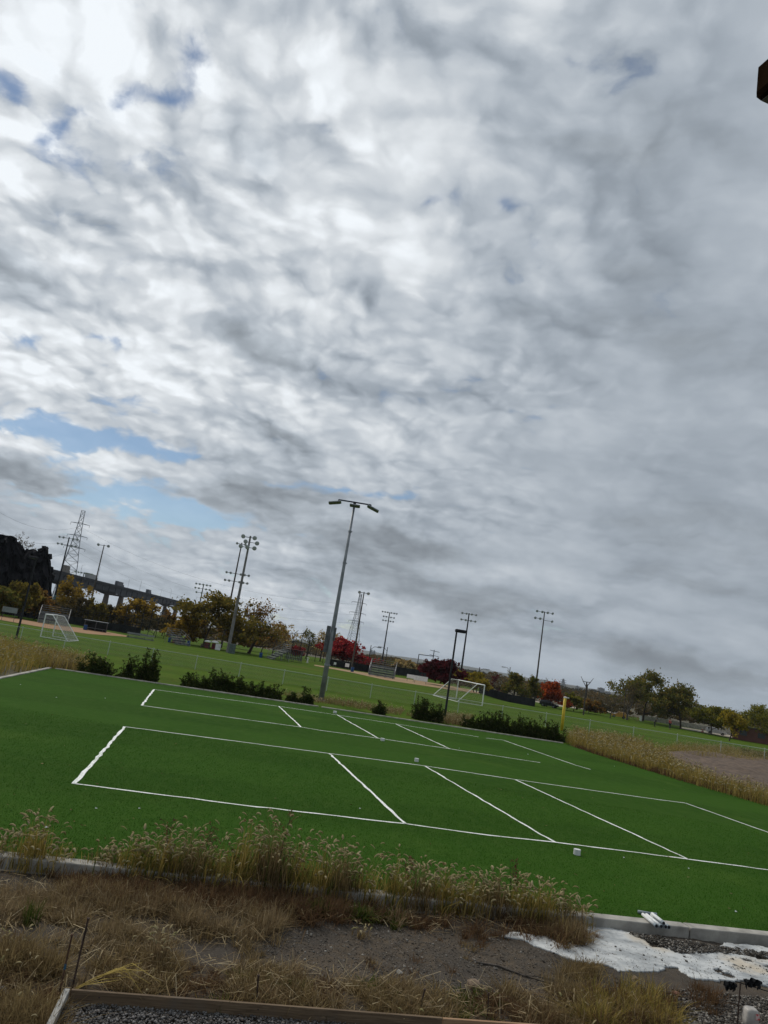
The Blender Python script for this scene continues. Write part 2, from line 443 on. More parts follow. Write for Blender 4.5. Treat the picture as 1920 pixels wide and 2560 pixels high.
def lane(pts, w=.085, lab=None):
    P = [G(px, py, 0.0) for px, py in pts]; L = []
    rng = random.Random(int(pts[0][0] * 7 + pts[-1][1]))
    for a, b in zip(P, P[1:]):
        nseg = max(2, int((b - a).length / .35))
        for k in range(nseg): L.append(a.lerp(b, k / nseg))
    L.append(P[-1]); m = MB(); row = []
    for k, p in enumerate(L):
        t = (L[min(k + 1, len(L) - 1)] - L[max(k - 1, 0)]).normalized(); s = Vector((-t.y, t.x, 0))
        j = rng.gauss(0, .014); ww = w / 2 * rng.uniform(.72, 1.15)
        row.append((p + s * (j + ww), p + s * (j - ww)))
    for (a, b), (c, d) in zip(row, row[1:]):
        m.quad((a.x, a.y, .009), (b.x, b.y, .009), (d.x, d.y, .009), (c.x, c.y, .009))
    m.build('lane_line', M_line, turf)
lane([(185, 1960), (600, 2012.5), (1013, 2060), (1220, 2088.5), (1384, 2105.5), (1722, 2148.5), (1925, 2176), (2200, 2212)])
lane([(185, 1960), (312, 1817)], .10)
lane([(312, 1817), (823, 1884), (1061, 1915), (1287, 1949), (1650, 2000), (1713, 2008)])
lane([(1713, 2008), (1925, 2083), (2100, 2150)])
lane([(1013, 2060), (823, 1884)], .095); lane([(1384, 2105), (1061, 1915)]); lane([(1720, 2148), (1287, 1949)])
lane([(354, 1764), (385, 1724)], .10)
lane([(354, 1764), (753, 1818), (800, 1826), (945, 1846), (1128, 1873), (1351, 1907)])
lane([(385, 1724), (697, 1766), (842, 1787.5), (989, 1810), (1197, 1842.5)]); lane([(1214, 1845), (1259, 1851), (1440, 1913.5), (1476, 1924)])
lane([(753, 1818), (697, 1766)]); lane([(948, 1847), (842, 1787)]); lane([(1126, 1873), (989, 1810)])

# ---- concrete kerbs round the turf, block by block
M_conc = mat('kerb_concrete', (.36, .34, .30), .9, .16, 2.2, bump=.35, bscale=60)
def kerb(name, label, a, b, w, h0, h1, L):
    a, b = Vector((*a, 0)), Vector((*b, 0)); t = (b - a).normalized(); n = int((b - a).length / L) + 1
    th = thing(name, label, 'kerb', (a.x, a.y, 0), math.atan2(t.y, t.x)); rng = random.Random(4)
    for k in range(n):
        l = min(L, (b - a).length - k * L)
        if l < .2: break
        m = MB(); m.bev((k * L + l / 2, rng.uniform(-.006, .006), (h0 + h1) / 2 + rng.uniform(-.006, .006)), (l - .022, w, h1 - h0), .014)
        m.build('kerb_block', M_conc, th)
    return th
kerb('concrete_kerb', 'pale concrete kerb between the near dirt and the turf', (-8.2, NEAR(-8.2) + .02), (25, NEAR(25) + .02), .27, -.30, .022, 3.05)
kerb('concrete_kerb', 'low concrete kerb along the left side of the turf', (-18.6, 46.8), (-12.5, 11.6), .22, -.25, .04, 3.0)
kerb('concrete_kerb', 'concrete kerb along the far side of the turf by the bushes', (-18.3, 46.85), (-2.2, 50.65), .22, -.25, .05, 3.0)
kerb('concrete_kerb', 'concrete kerb on the far right of the turf behind dark hedge', (-2.0, 50.65), (15.0, 53.55), .22, -.25, .05, 3.0)

# ---- dirt warning tracks and paths laid on the grass
M_dirt = mat('infield_dirt', (.30, .165, .075), .95, scale=.5, col2=(.24, .13, .06), coord='World')
M_path = mat('pale_path', (.33, .29, .22), .95, .12, .4, coord='World')
def strip(name, top, bot, m, dz):
    def dense(L):
        o_ = []
        for a, b in zip(L, L[1:]): o_ += [(a[0] + (b[0] - a[0]) * k / 8, a[1] + (b[1] - a[1]) * k / 8) for k in range(8)]
        return o_ + [L[-1]]
    A = [G(*p) for p in dense(top)]; B = [G(*p) for p in dense(bot)]; mb_ = MB(); rows_ = []
    for a, b in zip(A, B):
        rows_.append([Vector((p.x, p.y, TZ(p.x, p.y) - .06 + dz)) for p in (b.lerp(a, q / 5) for q in range(6))])
    for r0, r1 in zip(rows_, rows_[1:]):
        for q in range(5): mb_.quad(r0[q], r1[q], r1[q + 1], r0[q + 1])
    o_ = mb_.build(name, m); o_['kind'] = 'structure'; return o_
strip('dirt_track', [(-60, 1528), (0, 1539), (120, 1560), (240, 1575), (326, 1591)], [(-60, 1541), (0, 1550), (120, 1571), (220, 1585), (326, 1593)], M_dirt, .03)
strip('dirt_track', [(786, 1662), (880, 1677), (968, 1690), (1122, 1714), (1200, 1729)], [(786, 1664.5), (880, 1682), (962, 1700), (1122, 1724), (1200, 1735)], mat('track_dirt', (.32, .215, .11), .95, scale=.5, col2=(.25, .16, .08), coord='World'), .03)
strip('road', [(1185, 1726), (1300, 1745.5), (1390, 1761.5), (1480, 1774), (1540, 1781)], [(1185, 1729), (1300, 1748), (1390, 1765), (1480, 1777), (1540, 1784)], M_path, .035)
strip('road', [(1700, 1817), (1760, 1827), (1850, 1841), (1960, 1861)], [(1700, 1821), (1760, 1832), (1850, 1848), (1960, 1868)], M_path, .04)

# ---- far hills across the valley
M_hill = mat('wooded_hill', (.060, .066, .050), .95, scale=.004, col2=(.080, .070, .050), coord='World')
def hills(dist, h, seed, a0=-60, a1=60):
    mb_ = MB(); rows_ = []; n_ = 160
    A = np.radians(np.linspace(a0, a1, n_)); hh = h * (.62 + .55 * fbm(A * 7, A * 0, seed, 5)) + 6 * fbm(A * 190, A * 0, seed + 3, 2)
    for dd, kk in ((-.10, 0), (-.06, .55), (0, 1), (.06, .8), (.15, 0)):
        rows_.append([(math.sin(a) * dist * (1 + dd), math.cos(a) * dist * (1 + dd), -8 + (8 + q) * kk) for a, q in zip(A, hh)])
    mb_.loft(rows_, cap=False, closed=False)
    o_ = mb_.build('hills', M_hill, smooth=True); o_['kind'] = 'structure'
hills(3800, 3, 11); hills(6200, 26, 23)

# ---- the far woods that close the horizon, one mass
def woods(name, label, dist, h0, n_, seed, a0, a1, cols, size):
    rng = np.random.default_rng(seed); A = np.radians(rng.uniform(a0, a1, n_)); lum = .75 + .5 * fbm(A * 40, A * 0, seed, 4)
    D = dist * rng.uniform(.94, 1.08, n_); z = rng.random(n_) ** .8 * h0 * lum
    C = np.stack([np.sin(A) * D, np.cos(A) * D, z - 5.2 * np.clip((dist - 270) / 260, 0, 1)], -1)
    a = rng.normal(size=(n_, 3)); a /= np.linalg.norm(a, axis=1, keepdims=True); b = rng.normal(size=(n_, 3)); b -= a * (a * b).sum(1, keepdims=True); b /= np.linalg.norm(b, axis=1, keepdims=True)
    s_ = size * rng.uniform(.5, 1.3, (n_, 1)); V_ = np.stack([C - a * s_, C + b * s_ * .7, C + a * s_, C - b * s_ * .7], 1).reshape(-1, 3)
    o_ = link(name, np_mesh(name, V_, np.arange(4 * n_).reshape(-1, 4)), leafmat('leaf_' + name + str(seed), cols, .2)); tag(o_, label, 'woods', None, 'stuff')
woods('far_woods', 'distant brown autumn woods along the horizon', 330, 5.4, 34000, 5, -34, 36, [(.105, .088, .050), (.14, .105, .055), (.085, .08, .048), (.17, .11, .045)], .5)
woods('far_woods', 'farther hazy woods beyond the valley', 900, 10, 22000, 6, -34, 36, [(.06, .055, .035), (.075, .065, .04), (.05, .05, .035)], 1.3)
# ---- the air of the valley
def haze():
    m = bpy.data.materials.new('haze'); m.use_nodes = True; N = NT(m.node_tree); N.n.clear()
    v = N.new('ShaderNodeVolumePrincipled'); v.inputs['Color'].default_value = (.80, .88, .97, 1); v.inputs['Density'].default_value = .00006
    o_ = N.new('ShaderNodeOutputMaterial'); N.l.new(v.outputs[0], o_.inputs['Volume'])
    b = MB().box((0, 6100, 44), (19000, 12600, 118)).build('haze', m, None); b['kind'] = 'stuff'; b['label'] = 'thin pale haze over the valley'
haze()

# ---- turf fibre on the nearer turf, and specks of leaf litter
rng = np.random.default_rng(77); n = 190000
y_ = 13.2 + 15 * rng.random(n) ** 1.5; x_ = rng.uniform(-.55, .62, n) * (y_ + 4); k = inpoly(x_, y_, [(a[0], a[1]) for a in TURF]) & (y_ > NEAR(x_) + .2); x_, y_ = x_[k], y_[k]; n = len(x_)
az = rng.normal(.4, 1.2, n); h_ = rng.uniform(.012, .030, n); w_ = .0022 + .00016 * y_; l_ = rng.uniform(.2, 1.2, n) * h_
A = np.stack([x_ - np.sin(az) * w_, y_ + np.cos(az) * w_, np.zeros(n)], -1); B = np.stack([x_ + np.sin(az) * w_, y_ - np.cos(az) * w_, np.zeros(n)], -1); C = np.stack([x_ + np.cos(az) * l_, y_ + np.sin(az) * l_, h_], -1)
o = link('turf_fibre', np_mesh('turf_fibre', np.stack([A, B, C], 1).reshape(-1, 3), np.arange(3 * n).reshape(-1, 3)), leafmat('turf_fibre', [(.022, .080, .006), (.036, .105, .010), (.016, .058, .005), (.055, .12, .018)], .25), turf, kind='stuff')
n = 420; y_ = 13.6 + 34 * rng.random(n) ** 1.8; x_ = rng.uniform(-.5, .6, n) * y_; k = inpoly(x_, y_, [(a[0], a[1]) for a in TURF]); x_, y_ = x_[k], y_[k]; n = len(x_)
a = rng.normal(size=(n, 3)) * (.020, .020, .006); b = rng.normal(size=(n, 3)) * (.016, .016, .004); C = np.stack([x_, y_, np.full(n, .022)], -1)
o = link('leaf_litter', np_mesh('leaf_litter', np.stack([C - a, C + b, C + a, C - b], 1).reshape(-1, 3), np.arange(4 * n).reshape(-1, 4)), leafmat('litter', [(.16, .10, .05), (.08, .05, .025), (.25, .19, .10), (.05, .04, .02)], .1)); tag(o, 'scattered dry leaf specks on the turf', 'leaf litter', None, 'stuff')
# ------------------------------------------------------------------ trees
M_bark = mat('bark', (.055, .042, .032), .95, .2, 6)
M_bark2 = mat('grey_bark', (.085, .072, .060), .95, .2, 6)
PAL = {
 'olive': leafmat('leaf_olive', [(0.122, 0.098, 0.022), (0.179, 0.139, 0.026), (0.098, 0.094, 0.026), (0.244, 0.171, 0.033)]),
 'gold': leafmat('leaf_gold', [(0.312, 0.196, 0.028), (0.203, 0.133, 0.025), (0.406, 0.258, 0.037), (0.149, 0.109, 0.025)]),
 'yellow': leafmat('leaf_yellow', [(0.351, 0.260, 0.029), (0.260, 0.195, 0.026), (0.182, 0.156, 0.026)]),
 'rust': leafmat('leaf_rust', [(0.182, 0.091, 0.023), (0.260, 0.130, 0.031), (0.130, 0.078, 0.023), (0.208, 0.143, 0.039)]),
 'red': leafmat('leaf_dark_red', [(0.214, 0.019, 0.027), (0.312, 0.027, 0.032), (0.147, 0.019, 0.024), (0.390, 0.050, 0.039)]),
 'wine': leafmat('leaf_wine', [(0.078, 0.016, 0.021), (0.111, 0.018, 0.023), (0.058, 0.016, 0.016)]),
 'orange': leafmat('leaf_orange_red', [(0.338, 0.058, 0.016), (0.429, 0.091, 0.018), (0.234, 0.046, 0.016)]),
 'green': leafmat('leaf_green_brown', [(0.105, 0.119, 0.028), (0.150, 0.132, 0.031), (0.078, 0.097, 0.024), (0.211, 0.150, 0.035)]),
 'lime': leafmat('leaf_yellow_green', [(0.182, 0.169, 0.023), (0.130, 0.143, 0.023), (0.234, 0.195, 0.026), (0.091, 0.104, 0.021)]),
 'bush': leafmat('leaf_bush', [(.032, .050, .014), (.048, .070, .018), (.022, .034, .011), (.075, .080, .025)], .45),
 'brush': leafmat('leaf_brush', [(0.098, 0.078, 0.039), (0.130, 0.098, 0.046), (0.072, 0.065, 0.034), (0.156, 0.111, 0.046)], .25),
 'pale': leafmat('leaf_pale', [(0.390, 0.286, 0.117), (0.286, 0.195, 0.078), (0.468, 0.364, 0.169)]),
}
def leaves_np(C, size, rng, flat=.0, elong=1.6):
    """one small bent diamond per centre"""
    n_ = len(C); a = rng.normal(size=(n_, 3)); a /= np.linalg.norm(a, axis=1, keepdims=True) + 1e-9
    b = rng.normal(size=(n_, 3)); b -= a * (a * b).sum(1, keepdims=True); b /= np.linalg.norm(b, axis=1, keepdims=True) + 1e-9
    s_ = size * rng.uniform(.6, 1.35, (n_, 1)); a = a * s_ * elong * .5; b = b * s_ * .5
    V_ = np.stack([C - a, C + b, C + a, C - b], 1).reshape(-1, 3)
    return V_, np.arange(4 * n_).reshape(-1, 4)
def tree(label, base, H, W, pal, seed, leaves=3000, lsize=.32, trunk_h=.22, cat='tree', group=None, name='tree', levels=4, lean=0.0, spread=1.0, bark=None, low=0.0, wide=1.0, patch=.35, trunk_r=None, kids=5):
    """trunk with limbs and twigs; leaves in clumps about the outer twigs"""
    rnd = random.Random(seed); rng = np.random.default_rng(seed)
    segs = []; tips = []
    def grow(p, d, L, r, lev):
        n_ = 4 if lev < 2 else 3; pts = [p]; rad = [r]
        for k in range(n_):
            w = .10 if lev == 0 else .22
            d = (d + Vector((rnd.gauss(0, w), rnd.gauss(0, w), rnd.gauss(0, w * .6) + (.10 if lev > 0 else .02)))).normalized()
            p = p + d * (L / n_); pts.append(p); rad.append(max(.006, r * (1 - .62 * (k + 1) / n_)))
        segs.append((pts, rad, lev))
        if lev >= levels - 2:
            for q in pts[1:]: tips.append((q, lev))
        if lev < levels - 1:
            c = kids if lev else kids + 2
            for k in range(c):
                f = (.35 + .65 * (k + rnd.random()) / c) if lev else (trunk_h + (1 - trunk_h) * (k + rnd.random() * .7) / c)
                j = min(n_ - 1, int(f * n_)); q = pts[j].lerp(pts[j + 1], f * n_ - j)
                az = rnd.uniform(0, 6.283) if lev else 2.4 * k + rnd.uniform(-.5, .5)
                el = rnd.uniform(.25, .95) if lev else rnd.uniform(.30, .95)
                side = d.orthogonal().normalized(); side.rotate(Matrix.Rotation(az, 3, d))
                nd = (d * math.sin(el) + side * math.cos(el) * spread).normalized()
                grow(q, nd, L * rnd.uniform(.50, .72) * (1.05 - .35 * f if lev == 0 else 1), rad[j] * .55, lev + 1)
    r0 = trunk_r or H * .022
    grow(Vector((0, 0, 0)), Vector((lean, 0, 1)).normalized(), H * .72, r0, 0)
    P = np.array([q for s_ in segs for q in s_[0]])
    TP = np.array([tuple(q) for q, l in tips])
    ex = max(1e-3, np.percentile(np.abs(TP[:, 0]), 86)); ey = max(1e-3, np.percentile(np.abs(TP[:, 1]), 86)); ez = P[:, 2].max()
    kx = (W / 2 * 1.0) / ex; ky = (W / 2 * 1.0) / ey; kz = H * .97 / ez
    th = thing(name, label, cat, base, rnd.uniform(0, 6.28) if spread <= 1.0 else 0, group)
    mb_ = MB()
    for pts, rad, lev in segs:
        z0 = min(1, max(0, pts[0].z / (H * .18)))
        mb_.tube([(q.x * (kx if lev or z0 > .5 else 1), q.y * (ky if lev or z0 > .5 else 1), q.z * kz) for q in pts], rad, 7 if lev == 0 else (4 if lev == 1 else 3), cap=False)
    mb_.tube([(0, 0, -.3), (0, 0, H * .03)], [r0 * 1.5, r0 * 1.02], 8)
    mb_.build('trunk', bark or M_bark, th)
    if leaves:
        T = np.array([(q.x * kx, q.y * ky, q.z * kz) for q, l in tips])
        T = T[T[:, 2] > H * (trunk_h + low)]
        nz = fbm(T[:, 0] * .45 + seed, T[:, 1] * .45 + T[:, 2] * .6, seed, 3)
        T = T[nz > np.quantile(nz, patch * .6)]
        leaves = int(leaves * 1.35)
        k_ = rng.integers(0, len(T), leaves)
        C = T[k_] + rng.normal(size=(leaves, 3)) * np.array([.055 * W, .055 * W, .045 * H]) * rng.uniform(.3, 1.1, (leaves, 1))
        C = C[C[:, 2] > H * .12]
        V_, Q_ = leaves_np(C, lsize * 1.12, rng)
        link('crown', np_mesh('crown', V_, Q_), PAL[pal], th, kind='stuff')
    return th
def tree_px(label, bx, by, top, wpx, pal, seed, dist=None, **kw):
    b = GD(bx, dist) if dist else G(bx, by)
    return tree(label, b, max(1.0, HT(b, top)), wpx / PXM(b), pal, seed, **kw)

def tree_set():
    t = tree_px
    # --- left: by the big floodlight
    t('broad golden brown tree with a dark trunk left of the tall floodlight mast', 507, 1617, 1472, 176, 'olive', 3, leaves=6500, lsize=.34, trunk_h=.16, patch=.45, kids=6)
    t('low golden tree growing behind the small bleacher under the bridge end', 458, 1609, 1535, 74, 'gold', 5, leaves=3600, lsize=.32, trunk_h=.1)
    t('nearly bare dark tree with fine twigs right of the tall floodlight mast', 622, 1634, 1492, 112, 'rust', 8, leaves=900, lsize=.26, trunk_h=.24, levels=5, patch=.9, kids=5, low=-.1, trunk_r=.34)
    t('rust leaved tree behind the bare tree and the mast', 590, 1622, 1560, 70, 'rust', 9, leaves=2000, lsize=.34, trunk_h=.1, dist=185)
    t('thin tree with pale orange leaves behind the stepped bleacher', 690, 1640, 1554, 62, 'pale', 12, leaves=900, lsize=.28, trunk_h=.2, dist=178, levels=5, kids=4)
    t('slim rust coloured tree behind the blue barrel and bleacher', 662, 1638, 1565, 54, 'rust', 13, leaves=1300, lsize=.28, trunk_h=.15, dist=182)
    t('bare tree seen through the arched backstop', 772, 1652, 1572, 44, 'green', 14, leaves=300, lsize=.28, trunk_h=.2, dist=190, levels=5, kids=4)
    t('bare tree with a few pale leaves left of the light grey pole', 808, 1655, 1570, 44, 'pale', 15, leaves=420, lsize=.26, trunk_h=.2, dist=190, levels=5, kids=4)
    t('thin pale yellow tree just right of the light grey pole', 836, 1660, 1576, 40, 'pale', 16, leaves=520, lsize=.28, trunk_h=.2, dist=200, levels=5, kids=4)
    t('small bright red tree behind the slatted dugout', 738, 1645, 1609, 34, 'red', 17, leaves=1300, lsize=.3, trunk_h=.1, dist=176)
    t('round crimson tree in front of the far lattice pylon', 862, 1672, 1596, 80, 'red', 18, leaves=4200, lsize=.32, trunk_h=.1, dist=166, patch=.1)
    t('dark wine red tree behind the black lamp post', 1121, 1714, 1650, 72, 'wine', 19, leaves=3800, lsize=.32, trunk_h=.1, dist=150, patch=.1)
    t('rounded bright yellow tree behind the white goal on the right', 1192, 1722, 1676, 64, 'yellow', 20, leaves=2600, lsize=.34, trunk_h=.08, dist=170)
    t('small bare dark tree right of the yellow tree', 1240, 1728, 1683, 34, 'wine', 21, leaves=160, lsize=.24, trunk_h=.2, dist=185, levels=5, kids=4)
    t('olive grey tree between the thin lamp pole and the tall mast', 1293, 1740, 1680, 46, 'green', 22, leaves=1800, lsize=.34, trunk_h=.12, dist=190)
    t('olive grey bushy tree just left of the tall right mast', 1322, 1744, 1686, 42, 'green', 23, leaves=1700, lsize=.34, trunk_h=.1, dist=195)
    t('vivid orange red tree behind the dark parked car', 1374, 1757, 1699, 52, 'orange', 24, leaves=3400, lsize=.34, trunk_h=.08, dist=205, patch=.05)
    t('bare grey tree rising behind the orange red tree', 1378, 1758, 1690, 60, 'brush', 25, leaves=120, lsize=.2, trunk_h=.2, dist=215, levels=5, kids=5, bark=M_bark2)
    t('bare grey tree right of the orange red tree', 1425, 1763, 1712, 36, 'brush', 26, leaves=60, lsize=.2, trunk_h=.2, dist=215, levels=5, kids=4, bark=M_bark2)
    t('yellow green tree left of the forked twin poles', 1441, 1767, 1733, 30, 'lime', 27, leaves=1500, lsize=.34, trunk_h=.08, dist=205)
    t('low rust and green tree behind the forked twin poles', 1478, 1772, 1745, 50, 'rust', 28, leaves=2000, lsize=.34, trunk_h=.05, dist=210)
    t('bare grey tree left of the big brown tree on the right', 1532, 1784, 1728, 50, 'brush', 29, leaves=120, lsize=.2, trunk_h=.15, dist=200, levels=5, kids=5, bark=M_bark2)
    # --- right: across the field
    t('big brown green tree beside the bare twigs on the right of the field', 1607, 1803, 1674, 122, 'green', 31, leaves=8500, lsize=.32, trunk_h=.18, patch=.3, trunk_r=.3)
    t('twiggy half bare tree on the left flank of the big brown tree', 1567, 1800, 1690, 46, 'brush', 32, leaves=500, lsize=.22, trunk_h=.2, levels=5, kids=4, bark=M_bark2)
    t('second brown green tree, right of the person in a red top', 1701, 1822, 1707, 100, 'green', 33, leaves=5500, lsize=.30, trunk_h=.22, patch=.3)
    t('yellow green rounded tree over the white parked car', 1778, 1837, 1760, 92, 'lime', 34, leaves=4000, lsize=.28, trunk_h=.26, patch=.15)
    t('light olive spreading tree at the right edge of the field', 1872, 1853, 1752, 130, 'lime', 35, leaves=3600, lsize=.26, trunk_h=.28, patch=.5, levels=5, kids=4)
    t('pale yellow tree behind the two right hand trees', 1828, 1846, 1772, 50, 'yellow', 36, leaves=1500, lsize=.28, trunk_h=.2, dist=160)
    # --- far left under the cliff and the bridge
    L = [(20, 1462, 70, 'green', 150, 'dark olive tree under the cliff at the left edge'), (62, 1449, 62, 'olive', 152, 'olive tree right under the middle of the cliff'),
         (100, 1472, 60, 'rust', 155, 'rust brown tree at the foot of the cliff end'), (178, 1437, 66, 'gold', 210, 'golden tree standing against the bridge deck'),
         (150, 1500, 46, 'brush', 175, 'brown thicket tree left of the two lamp pole'), (205, 1492, 44, 'brush', 178, 'brown thicket tree behind the two lamp pole'),
         (246, 1497, 44, 'olive', 176, 'olive brown thicket tree right of the two lamp pole'), (285, 1508, 42, 'brush', 178, 'bare brown thicket tree under the bridge deck'),
         (345, 1492, 66, 'gold', 176, 'yellow tree in front of the last bridge piers'), (330, 1520, 46, 'brush', 182, 'brown tree beside the yellow tree by the piers'),
         (395, 1540, 44, 'brush', 172, 'leafless brown tree behind the left backstop'), (415, 1520, 30, 'rust', 190, 'small rust tree at the right end of the bridge')]
    for k, (px, top, w, pal, dist, lab) in enumerate(L):
        t(lab, px, 0, top, w, pal, 40 + k, dist=dist, leaves=2600 if pal != 'brush' else 1100, lsize=.34, trunk_h=.08, levels=4 if pal != 'brush' else 5, kids=5 if pal != 'brush' else 4, patch=.3)
    # --- far treeline in the middle
    L = [(905, 1648, 40, 'brush'), (930, 1652, 44, 'brush'), (985, 1650, 46, 'green'), (962, 1660, 36, 'brush'), (1012, 1648, 40, 'pale'), (1040, 1668, 46, 'rust'),
         (1068, 1662, 42, 'rust'), (1020, 1672, 50, 'brush'), (1165, 1690, 44, 'brush'), (1262, 1712, 50, 'brush'), (1348, 1728, 44, 'brush'), (1410, 1738, 46, 'brush'), (1500, 1752, 60, 'brush'),
         (1545, 1757, 56, 'brush'), (1640, 1770, 60, 'brush'), (1735, 1788, 60, 'brush')]
    W_ = ('first', 'second', 'third', 'fourth', 'fifth', 'sixth', 'seventh', 'eighth', 'ninth', 'tenth', 'eleventh', 'twelfth', 'thirteenth', 'fourteenth', 'fifteenth', 'sixteenth')
    for k, (px, top, w, pal) in enumerate(sorted(L)):
        t('%s far autumn tree from the left in the low treeline beyond the fields' % W_[k], px, 0, top, w, pal, 70 + k, dist=235 + 12 * (k % 4), leaves=1100, lsize=.42, trunk_h=.05, kids=4, group='far treeline trees', patch=.2)
tree_set()

# ------------------------------------------------------------------ lamps, masts, poles
M_dark = mat('dark_steel', (.028, .028, .032), .7, .2, 2, spec=.15)
M_wood = mat('brown_pole', (.085, .070, .060), .85, .15, 1.5)
M_galv = mat('galvanised_steel', (.27, .285, .30), .55, .14, 1.2, metal=.35, bump=.1, bscale=20)
M_cconc = mat('mast_concrete', (.20, .19, .185), .85, .15, 1.0)
M_refl = mat('lamp_reflector', (.42, .44, .46), .5, .05, 2, spec=.3)
M_lens = mat('lamp_glass', (.20, .20, .20), .6, .05, 2, spec=.2)
M_white = mat('white_paint', (.78, .78, .76), .5, .06, 3)
def lamp_mesh(r):
    m = MB(); m.lathe([(r * .30, -.45 * r), (r * .42, -.2 * r), (r * .75, .25 * r), (r, .75 * r), (r * .96, .78 * r)], 10); return m.mesh('floodlight', True)
LAMP = {}
def mast(label, bx, by, topy, rows, lamp_r=.32, r0=.22, r1=.11, m=M_wood, dist=None, group='floodlight masts round the ball fields', name='floodlight_mast', aim=(0, -1, -.45), foot=None, lean=0.0):
    lamp_r *= .86; r0 *= .9; r1 *= .9
    b = GD(bx, dist) if dist else G(bx, by); H = HT(b, topy)
    th = thing(name, label, 'floodlight', b, 0, group)
    mb_ = MB(); mb_.tube([(0, 0, -.2), (0, 0, H * .5), (0, 0, H)], [r0, (r0 + r1) / 2, r1], 8); mb_.build('pole', m, th)
    if foot: MB().tube([(0, 0, 0), (0, 0, foot[1])], [r0 + .06, r0 + .04], 8).build('pole_wrap', foot[0], th)
    key = lamp_r
    if key not in LAMP: LAMP[key] = lamp_mesh(lamp_r)
    for k, (dz, offs) in enumerate(rows):
        z = H - dz
        MB().box(((max(max(offs), 0) + min(min(offs), 0)) / 2, 0, z), (max(max(offs), 0) - min(min(offs), 0) + .2, .10, .10)).build('crossarm', m, th)
        for j, x in enumerate(offs):
            o_ = link('floodlight', LAMP[key], M_dark if (j + k) % 4 else M_refl, th, (x, -.22, z + lamp_r * .2))
            a = Vector((aim[0] + (x * .12), aim[1], aim[2])).normalized()
            o_.rotation_euler = a.to_track_quat('Z', 'Y').to_euler()
    return th
M_cyan = mat('faded_blue_wrap', (.16, .26, .30), .8, .3, 1.5)
mast('dark mast with two crossarms in front of the big lattice pylon', 136, 0, 1343, [(.3, (-2.2, -1.2, 1.2, 2.2)), (2.0, (-2.2, -1.2, 1.2, 2.2))], .36, .30, .16, M_dark, dist=200, foot=(M_cyan, 5.5))
mast('thin brown mast with two round lamps right of the lattice pylon', 215, 1556, 1362, [(.2, (-1.3, 1.3))], .46, .26, .14, M_wood)
mast('distant mast with six lamps on one arm over the golden tree', 193, 0, 1431, [(.2, (-2.4, -1.5, -.6, .5, 1.4, 2.4))], .34, .24, .14, M_wood, dist=235)
mast('tall concrete mast with four big lamps at its top beside the golden brown tree', 569, 1631, 1340, [(.3, (-1.2, .9)), (2.2, (-1.3, -.1, 1.2)), (1.2, (-.6, 1.5))], .50, .36, .19, M_cconc, name='floodlight_mast')
mast('slimmer mast close behind the tall concrete mast, with two lamp rows halfway', 563, 0, 1357, [(.3, (-.9, .9)), (6.9, (-1.9, -1.0, 1.2, 2.0, 2.9)), (8.6, (-1.9, -1.0, 1.2, 2.0, 2.9))], .34, .28, .14, M_wood, dist=165)
mast('small far mast with a block of lamps above the golden brown tree', 490, 0, 1461, [(.1, (-2.2, -1.1, 0, 1.1, 2.2)), (1.4, (-2.2, -1.1, 1.1, 2.2)), (2.7, (-1.6, 0, 1.6))], .40, .25, .16, M_dark, dist=240)
mast('thin brown mast with two round lamps beside the crimson tree', 878, 1676, 1480, [(.2, (-.9, .9))], .38, .22, .12, M_wood)
mast('dark mast with three rows of lamps left of the face-on bleacher', 953, 1666, 1531, [(.1, (-2.5, -1.6, -.7, .6, 1.6, 2.5)), (1.7, (-1.9, -.9, .7, 1.8)), (3.1, (-1.9, -.9, .7, 1.7))], .38, .32, .17, M_dark)
mast('dark mast with two rows of four lamps behind the wine red tree', 1155, 0, 1533, [(.2, (-1.6, -.6, .6, 1.6)), (1.7, (-1.6, -.6, .6, 1.6))], .32, .28, .15, M_dark, dist=175)
mast('tall mast with seven lamps near the dark parked car', 1334.6, 1757, 1529, [(.2, (-2.2, -.7, .8, 2.2)), (2.2, (-2.5, -1.1)), (2.5, (2.3,))], .46, .32, .16, M_wood)

def street_lamp(label, bx, by, topy, dist=None, sides=(1,), arm=1.6, r=.13, m=M_dark, group='slim street lamps'):
    b = GD(bx, dist) if dist else G(bx, by); H = HT(b, topy); th = thing('street_lamp', label, 'street lamp', b, 0, group)
    MB().tube([(0, 0, -.2), (0, 0, H)], [r, r * .7], 6).build('pole', m, th)
    for s in sides:
        MB().tube([(0, 0, H - 1.0), (s * arm * .5, 0, H - .25), (s * arm, 0, H - .2)], [.05, .05, .05], 5).build('arm', m, th)
        MB().bev((s * (arm + .35), 0, H - .25), (.9, .4, .22), .06).build('lamp_head', M_galv, th)
street_lamp('street lamp with its head to the right, left of the far bleacher', 926, 0, 1613, 175, (1,))
street_lamp('street lamp with its head to the left, right of the three row mast', 967, 0, 1618, 185, (-1,))
street_lamp('short street lamp beside the bright yellow tree', 1199, 0, 1668, 180, (1,))
street_lamp('grey street lamp standing between the yellow and olive trees', 1266, 1746, 1668, None, (-1,), m=M_wood)
def plain_pole(label, bx, by, topy, r=.12, dist=None, m=M_wood, cat='pole', band=None, fork=False):
    b = GD(bx, dist) if dist else G(bx, by); H = HT(b, topy); th = thing('utility_pole', label, cat, b)
    MB().tube([(0, 0, -.2), (0, 0, H)], [r, r * .8], 7).build('pole', m, th)
    if band: MB().tube([(0, 0, 0), (0, 0, 1.2)], [r + .03, r + .03], 8).build('painted_band', band, th)
    if fork:
        for s in (-1, 1): MB().tube([(0, 0, H - 1.2), (s * .8, 0, H), (s * 1.5, 0, H + 1.1)], [.09, .08, .05], 5).build('fork_arm', m, th)
        MB().box((0, 0, H), (1.9, .14, .14)).build('crossbar', m, th)
    return th
